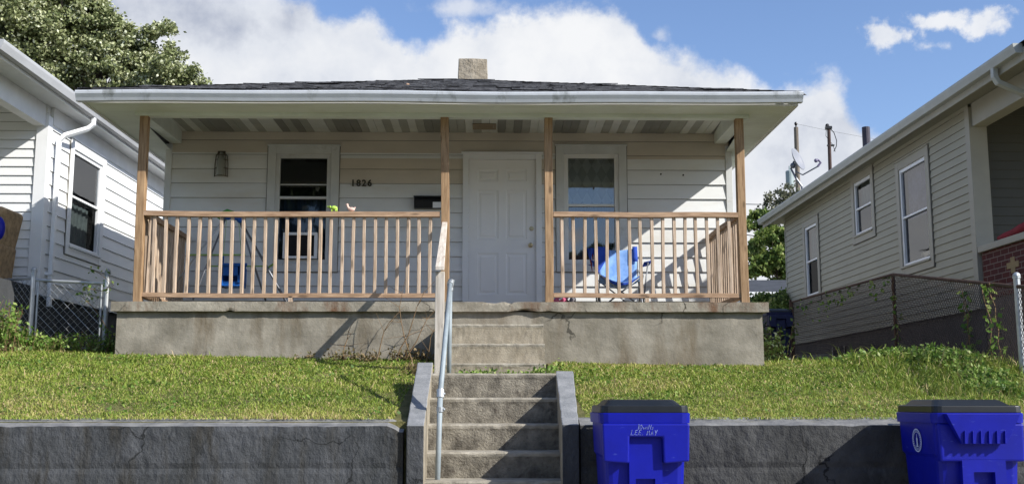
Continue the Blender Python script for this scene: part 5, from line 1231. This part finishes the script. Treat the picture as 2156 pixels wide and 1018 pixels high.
def weeds(name, label, boxes, size, m, cat='plant', droop=-.3, stems=True):
    """boxes: (x,y,rx,ry,h,n) leafy clumps rooted on the ground"""
    c0 = boxes[0]; base = (c0[0], c0[1], gz(c0[0], c0[1])); E_ = empty(name, base, label, cat)
    Cs = []; sm = MB()
    for (x, y, rx, ry, h, n) in boxes:
        ns = max(3, n//14); px = x+rng.normal(0, rx*.5, ns); py = y+rng.normal(0, ry*.5, ns); hh = h*rng.uniform(.45, 1.05, ns); lean = rng.normal(0, .22, (ns, 2))
        g0 = hgt(px, py)
        for i in range(ns): sm.tube([(px[i], py[i], g0[i]-.02), (px[i]+lean[i, 0]*hh[i], py[i]+lean[i, 1]*hh[i], g0[i]+hh[i])], [.004, .002], 3, False)
        k = rng.integers(0, ns, n); t = rng.random(n)**.7
        C_ = np.stack([px[k]+lean[k, 0]*hh[k]*t, py[k]+lean[k, 1]*hh[k]*t, g0[k]+hh[k]*t], 1)+rng.normal(0, .02, (n, 3)); Cs.append(C_)
    C_ = np.concatenate(Cs); V = leaf_verts(C_, size, droop=droop, aspect=.6, upbias=1.)-np.array(base)
    npmesh('leaves', V, 4, [(0, 1, 2, 3)], m, rng.random(len(C_)), (0, 0, 0), E_)
    if stems: sm.build('stems', m_dry, E_)
    return E_
weeds('leafy_bush', 'bright green leafy bush at the left edge in front of the fence', [(-5.62, 12.2, .30, .25, .58, 2200), (-5.25, 12.4, .2, .2, .30, 600), (-5.95, 12.1, .4, .3, .62, 1600)], .055, m_vine, 'bush')
weeds('vine_weeds', 'tangle of green weeds along the foot of the left gate', [(-4.9, 12.75, .35, .2, .24, 800), (-4.45, 12.6, .25, .15, .24, 600), (-5.15, 12.6, .2, .15, .20, 400), (-4.35, 12.8, .1, .1, .38, 120)], .042, m_vine, 'weeds')
weeds('tall_weeds', 'lush green weeds on the mound in front of the right fence', [(4.35, 11.9, .45, .3, .13, 900), (4.75, 11.3, .4, .4, .16, 1100), (3.9, 12.1, .4, .3, .08, 400), (4.7, 10.5, .3, .35, .14, 800), (5.0, 12.0, .3, .3, .16, 600), (4.5, 9.8, .25, .3, .10, 400), (5.0, 9.6, .3, .3, .15, 500)], .05, m_vine, 'weeds')
weeds('dry_weeds', 'dry brownish weeds at the foot of the porch left of the steps', [(-1.6, 11.95, .5, .08, .10, 350), (-.9, 11.95, .3, .1, .16, 350), (-.75, 10.9, .12, .3, .12, 200)], .04, leafmat('dry_leaves', [(.10, .11, .03), (.22, .17, .08), (.30, .22, .12)]), 'weeds')
weeds('landing_weeds', 'grass tufts growing on the landing between the two flights of steps', [(0.0, 10.9, .3, .15, .07, 350), (.45, 10.6, .12, .3, .10, 250), (-.2, 10.4, .25, .2, .06, 200), (.62, 10.9, .12, .2, .12, 200)], .04, m_vine, 'weeds')
# vines on the right fence
weeds('side_weeds', 'leafy weeds with shade put into their dark leaf colour, between the porch corner and the old bin', [(3.62, 14.2, .14, .5, .55, 700), (3.3, 13.2, .12, .3, .3, 300)], .06, leafmat('shade_dark_weed', [(.02, .04, .012), (.05, .08, .02), (.10, .15, .04)]), 'weeds')  # leaf colours darkened to carry the shade beside the porch
V_ = empty('climbing_vine', (5.45, 12.2, .6), 'pale green vine climbing the rusty chain link fence near its front post', 'vine'); Cs = []
for (fa, fb, h0, h1, n) in ((.15, .19, -.9, .0, 34), (.10, .13, -1.0, .02, 30), (.30, .33, -1.0, -.1, 34), (.33, .31, -.9, -.2, 20), (.95, .98, -.9, -.1, 26)):
    a = q1.lerp(p2, fa)+Vector((-.02, 0, h0)); b = q1.lerp(p2, fb)+Vector((-.03, 0, h1)); pth = [a.lerp(b, i/8)+Vector((random.uniform(-.03, .01), random.uniform(-.05, .05), 0)) for i in range(9)]; MB().tube(pth, .005, 4).build('stem', m_dry, V_)
    for _ in range(n): t = random.random(); Cs.append(np.array(a.lerp(b, t))+rng.normal(0, .035, 3))
for (fa, hh, n) in ((.12, .25, 22), (.35, .2, 24), (.5, .3, 26), (.62, .5, 20), (.8, .5, 16)):
    c = p2.lerp(p3, fa)
    for _ in range(n): Cs.append(np.array(c)+np.array((-.02, random.uniform(-.4, .4), -random.random()*hh))+rng.normal(0, .02, 3))
Cs = np.array(Cs); npmesh('leaves', leaf_verts(Cs, .075, aspect=.75)-np.array(V_.location), 4, [(0, 1, 2, 3)], m_vine, rng.random(len(Cs)), (0, 0, 0), V_)
# vine on left gate
V_ = empty('climbing_vine', (-4.9, 12.97, .6), 'sparse vine trailing across the top of the left gate', 'vine'); Cs = []; sm = MB()
path = [at(x, y, 12.96) for x, y in ((190, 566), (210, 575), (240, 600), (214, 612), (180, 606), (168, 620), (200, 650), (225, 690))]; sm.tube(path, .004, 4)
for i in range(len(path)-1):
    for _ in range(13): Cs.append(np.array(path[i].lerp(path[i+1], random.random()))+rng.normal(0, .035, 3))
Cs = np.array(Cs); npmesh('leaves', leaf_verts(Cs, .045, aspect=.7)-np.array(V_.location), 4, [(0, 1, 2, 3)], m_vine, rng.random(len(Cs)), (0, 0, 0), V_); sm.build('stem', m_dry, V_)
# dead twigs by the porch
TW = MB()
for (x, y, L_) in ((-1.05, 11.85, 1.0), (-.95, 11.9, .8), (-1.25, 11.8, .7), (-.85, 11.8, .95), (-1.6, 11.9, .5), (-.7, 11.7, .45)):
    p = Vector((x, y, gz(x, y))); d = Vector((random.uniform(-.35, .35), random.uniform(-.1, .05), 1)).normalized(); pth = [p]
    for i in range(6): d = (d+Vector((random.uniform(-.3, .3), random.uniform(-.12, .12), -.04*i))).normalized(); pth.append(pth[-1]+d*L_/6)
    TW.tube(pth, [.008-.001*i for i in range(7)], 5)
    for k in range(4):
        s = pth[random.randint(2, 5)]; TW.tube([s, s+Vector((random.uniform(-.25, .25), random.uniform(-.1, .05), random.uniform(-.05, .25)))], [.004, .0015], 4)
o = TW.build('dead_twigs', m_dry, loc=(-1.0, 11.85, .45)); tag(o, 'bare dry twigs leaning on the porch face left of the steps', 'twigs')

# trees across the street, behind the viewpoint: they shade and show in the window panes
m_far = leafmat('street_leaves', [(.03, .05, .015), (.06, .09, .03), (.11, .14, .05)])
for (x, y, hh, r_, lab) in ((-9, -19, 11, 4.2, 'tall tree across the street opposite the left window'), (-1.5, -21, 8.2, 3.2, 'middling tree across the street opposite the door'), (5.0, -21, 6.8, 2.8, 'low tree across the street opposite the right window'), (12.5, -20, 9.5, 3.8, 'broad tree across the street opposite the right house'), (-18, -20, 9, 4., 'tree across the street at the far left end')):
    bl = [((x, y, hh-r_), (r_, r_*.8, r_)), ((x-r_*.6, y, hh-r_*1.5), (r_*.6, r_*.6, r_*.6)), ((x+r_*.6, y, hh-r_*1.6), (r_*.6, r_*.6, r_*.6)), ((x, y+1, hh*.28), (r_*.9, r_*.5, hh*.2))]
    tree('street_tree', (x, y, -1.12), 2., bl, 9000, .60, m_far, lab, r0=.3, sub=12, group='trees across the street')
# ------------------------------------------------------------------ grass
def grass(regions, name):
    P_ = []
    for (x0, x1, y0, y1, dens, hs) in regions:
        n = int((x1-x0)*(y1-y0)*dens); x = rng.uniform(x0, x1, n); y = rng.uniform(y0, y1, n); P_.append(np.stack([x, y, np.full(n, hs)], 1))
    P_ = np.concatenate(P_); x, y, hs = P_.T
    keep = ~((x > at(850, 800, 9).x-.02+.0*y) & (x < .72-.0*y) & (y < 10.05)) & ~((np.abs(x-.02) < .55) & (y < 12.1)) & ~((x > -4.16) & (x < 3.03) & (y > 12.1))
    x, y, hs = x[keep], y[keep], hs[keep]; n = len(x)
    pn = np.sin(x*2.1+1.3*np.sin(y*1.7))*np.sin(y*2.7+.8*np.sin(x*3.1)); pn2 = np.sin(x*7.3+2*np.sin(y*5.1))*np.sin(y*6.7+2*np.sin(x*4.3))
    z = hgt(x, y); h = .86*hs*rng.uniform(.4, 1.25, n)*(1+.35*pn2+.2*pn)*np.where(rng.random(n) < .02, 2.1, 1); z = np.where(y < 8.35, np.maximum(z, -.118), z)
    a = rng.uniform(0, 2*math.pi, n); w = .0032*rng.uniform(.7, 1.5, n)*(1+.5*(y > 10)); bend = rng.uniform(.3, 1.3, n)*h; ba = rng.uniform(0, 2*math.pi, n)
    dx, dy = np.cos(a)*w, np.sin(a)*w; bx, by = np.cos(ba)*bend, np.sin(ba)*bend
    V = np.stack([np.stack([x-dx, y-dy, z], 1), np.stack([x+dx, y+dy, z], 1), np.stack([x+dx*.7+bx*.35, y+dy*.7+by*.35, z+h*.6], 1), np.stack([x-dx*.7+bx*.35, y-dy*.7+by*.35, z+h*.6], 1), np.stack([x+bx, y+by, z+h*(1-.25*bend/h)], 1)], 1).reshape(-1, 3)
    dryn = np.sin(x*1.3+.7)*np.sin(y*2.3+x*.6)
    edge_dry = np.clip((9.0-y)/.7, 0, 1)*.22
    tint = np.clip(.36+.10*pn+.08*pn2+edge_dry+.08*dryn+rng.normal(0, .17, n), 0, 1); tint = np.where(rng.random(n) < .10+.12*(pn2 > .5)*(dryn > 0), rng.uniform(.8, 1, n), tint)
    br = np.sin(x*.9+2.1+1.5*np.sin(y*1.1))*np.sin(y*1.9+.4+np.sin(x*1.7)); tint = np.where((br > .62) & (rng.random(n) < .45), np.clip(rng.normal(.82, .12, n), 0, 1), tint)
    o = npmesh(name, V, 5, [(0, 1, 2, 3), (3, 2, 4)], m_grassb, tint, (0, 10, 0)); return tag(o, 'short green lawn grass on the sloping front yard', 'grass', kind='stuff')
grass([(-6.2, -.75, 8.24, 8.36, 5200, .034), (.8, 5.6, 8.24, 8.36, 4200, .034), (-6.2, -.7, 8.31, 9.6, 5600, .034), (-6.8, -.6, 9.6, 12.15, 4300, .040), (.66, 5.6, 8.31, 9.6, 5600, .034), (.66, 6.2, 9.6, 12.15, 4300, .042), (3.02, 6.3, 12.1, 15.5, 1800, .08), (-6.9, -4.1, 12.1, 15, 1500, .06), (3.6, 5.6, 8.6, 12.2, 900, .09), (3.9, 5.6, 9.6, 12.4, 1500, .13)], 'grass')

# low broad-leaved weeds through the lawn
n = 9000; x = rng.uniform(-6, 6, n); y = rng.uniform(8.45, 12.0, n)
k = (np.sin(x*3.1+1.2*np.sin(y*2.3))*np.sin(y*3.7+x) > .25) & ~((x > -.72) & (x < .74) & (y < 10.1)) & ~(np.abs(x) < .6)
x, y = x[k], y[k]; C_ = np.stack([x, y, hgt(x, y)+rng.uniform(.012, .035, len(x))], 1)
o = npmesh('clover', leaf_verts(C_, .034, droop=0, aspect=.8, upbias=2.5), 4, [(0, 1, 2, 3)], m_vine, rng.random(len(x))*.8, (0, 10, 0)); tag(o, 'low broad-leaved weeds scattered through the lawn', 'ground cover', kind='stuff')
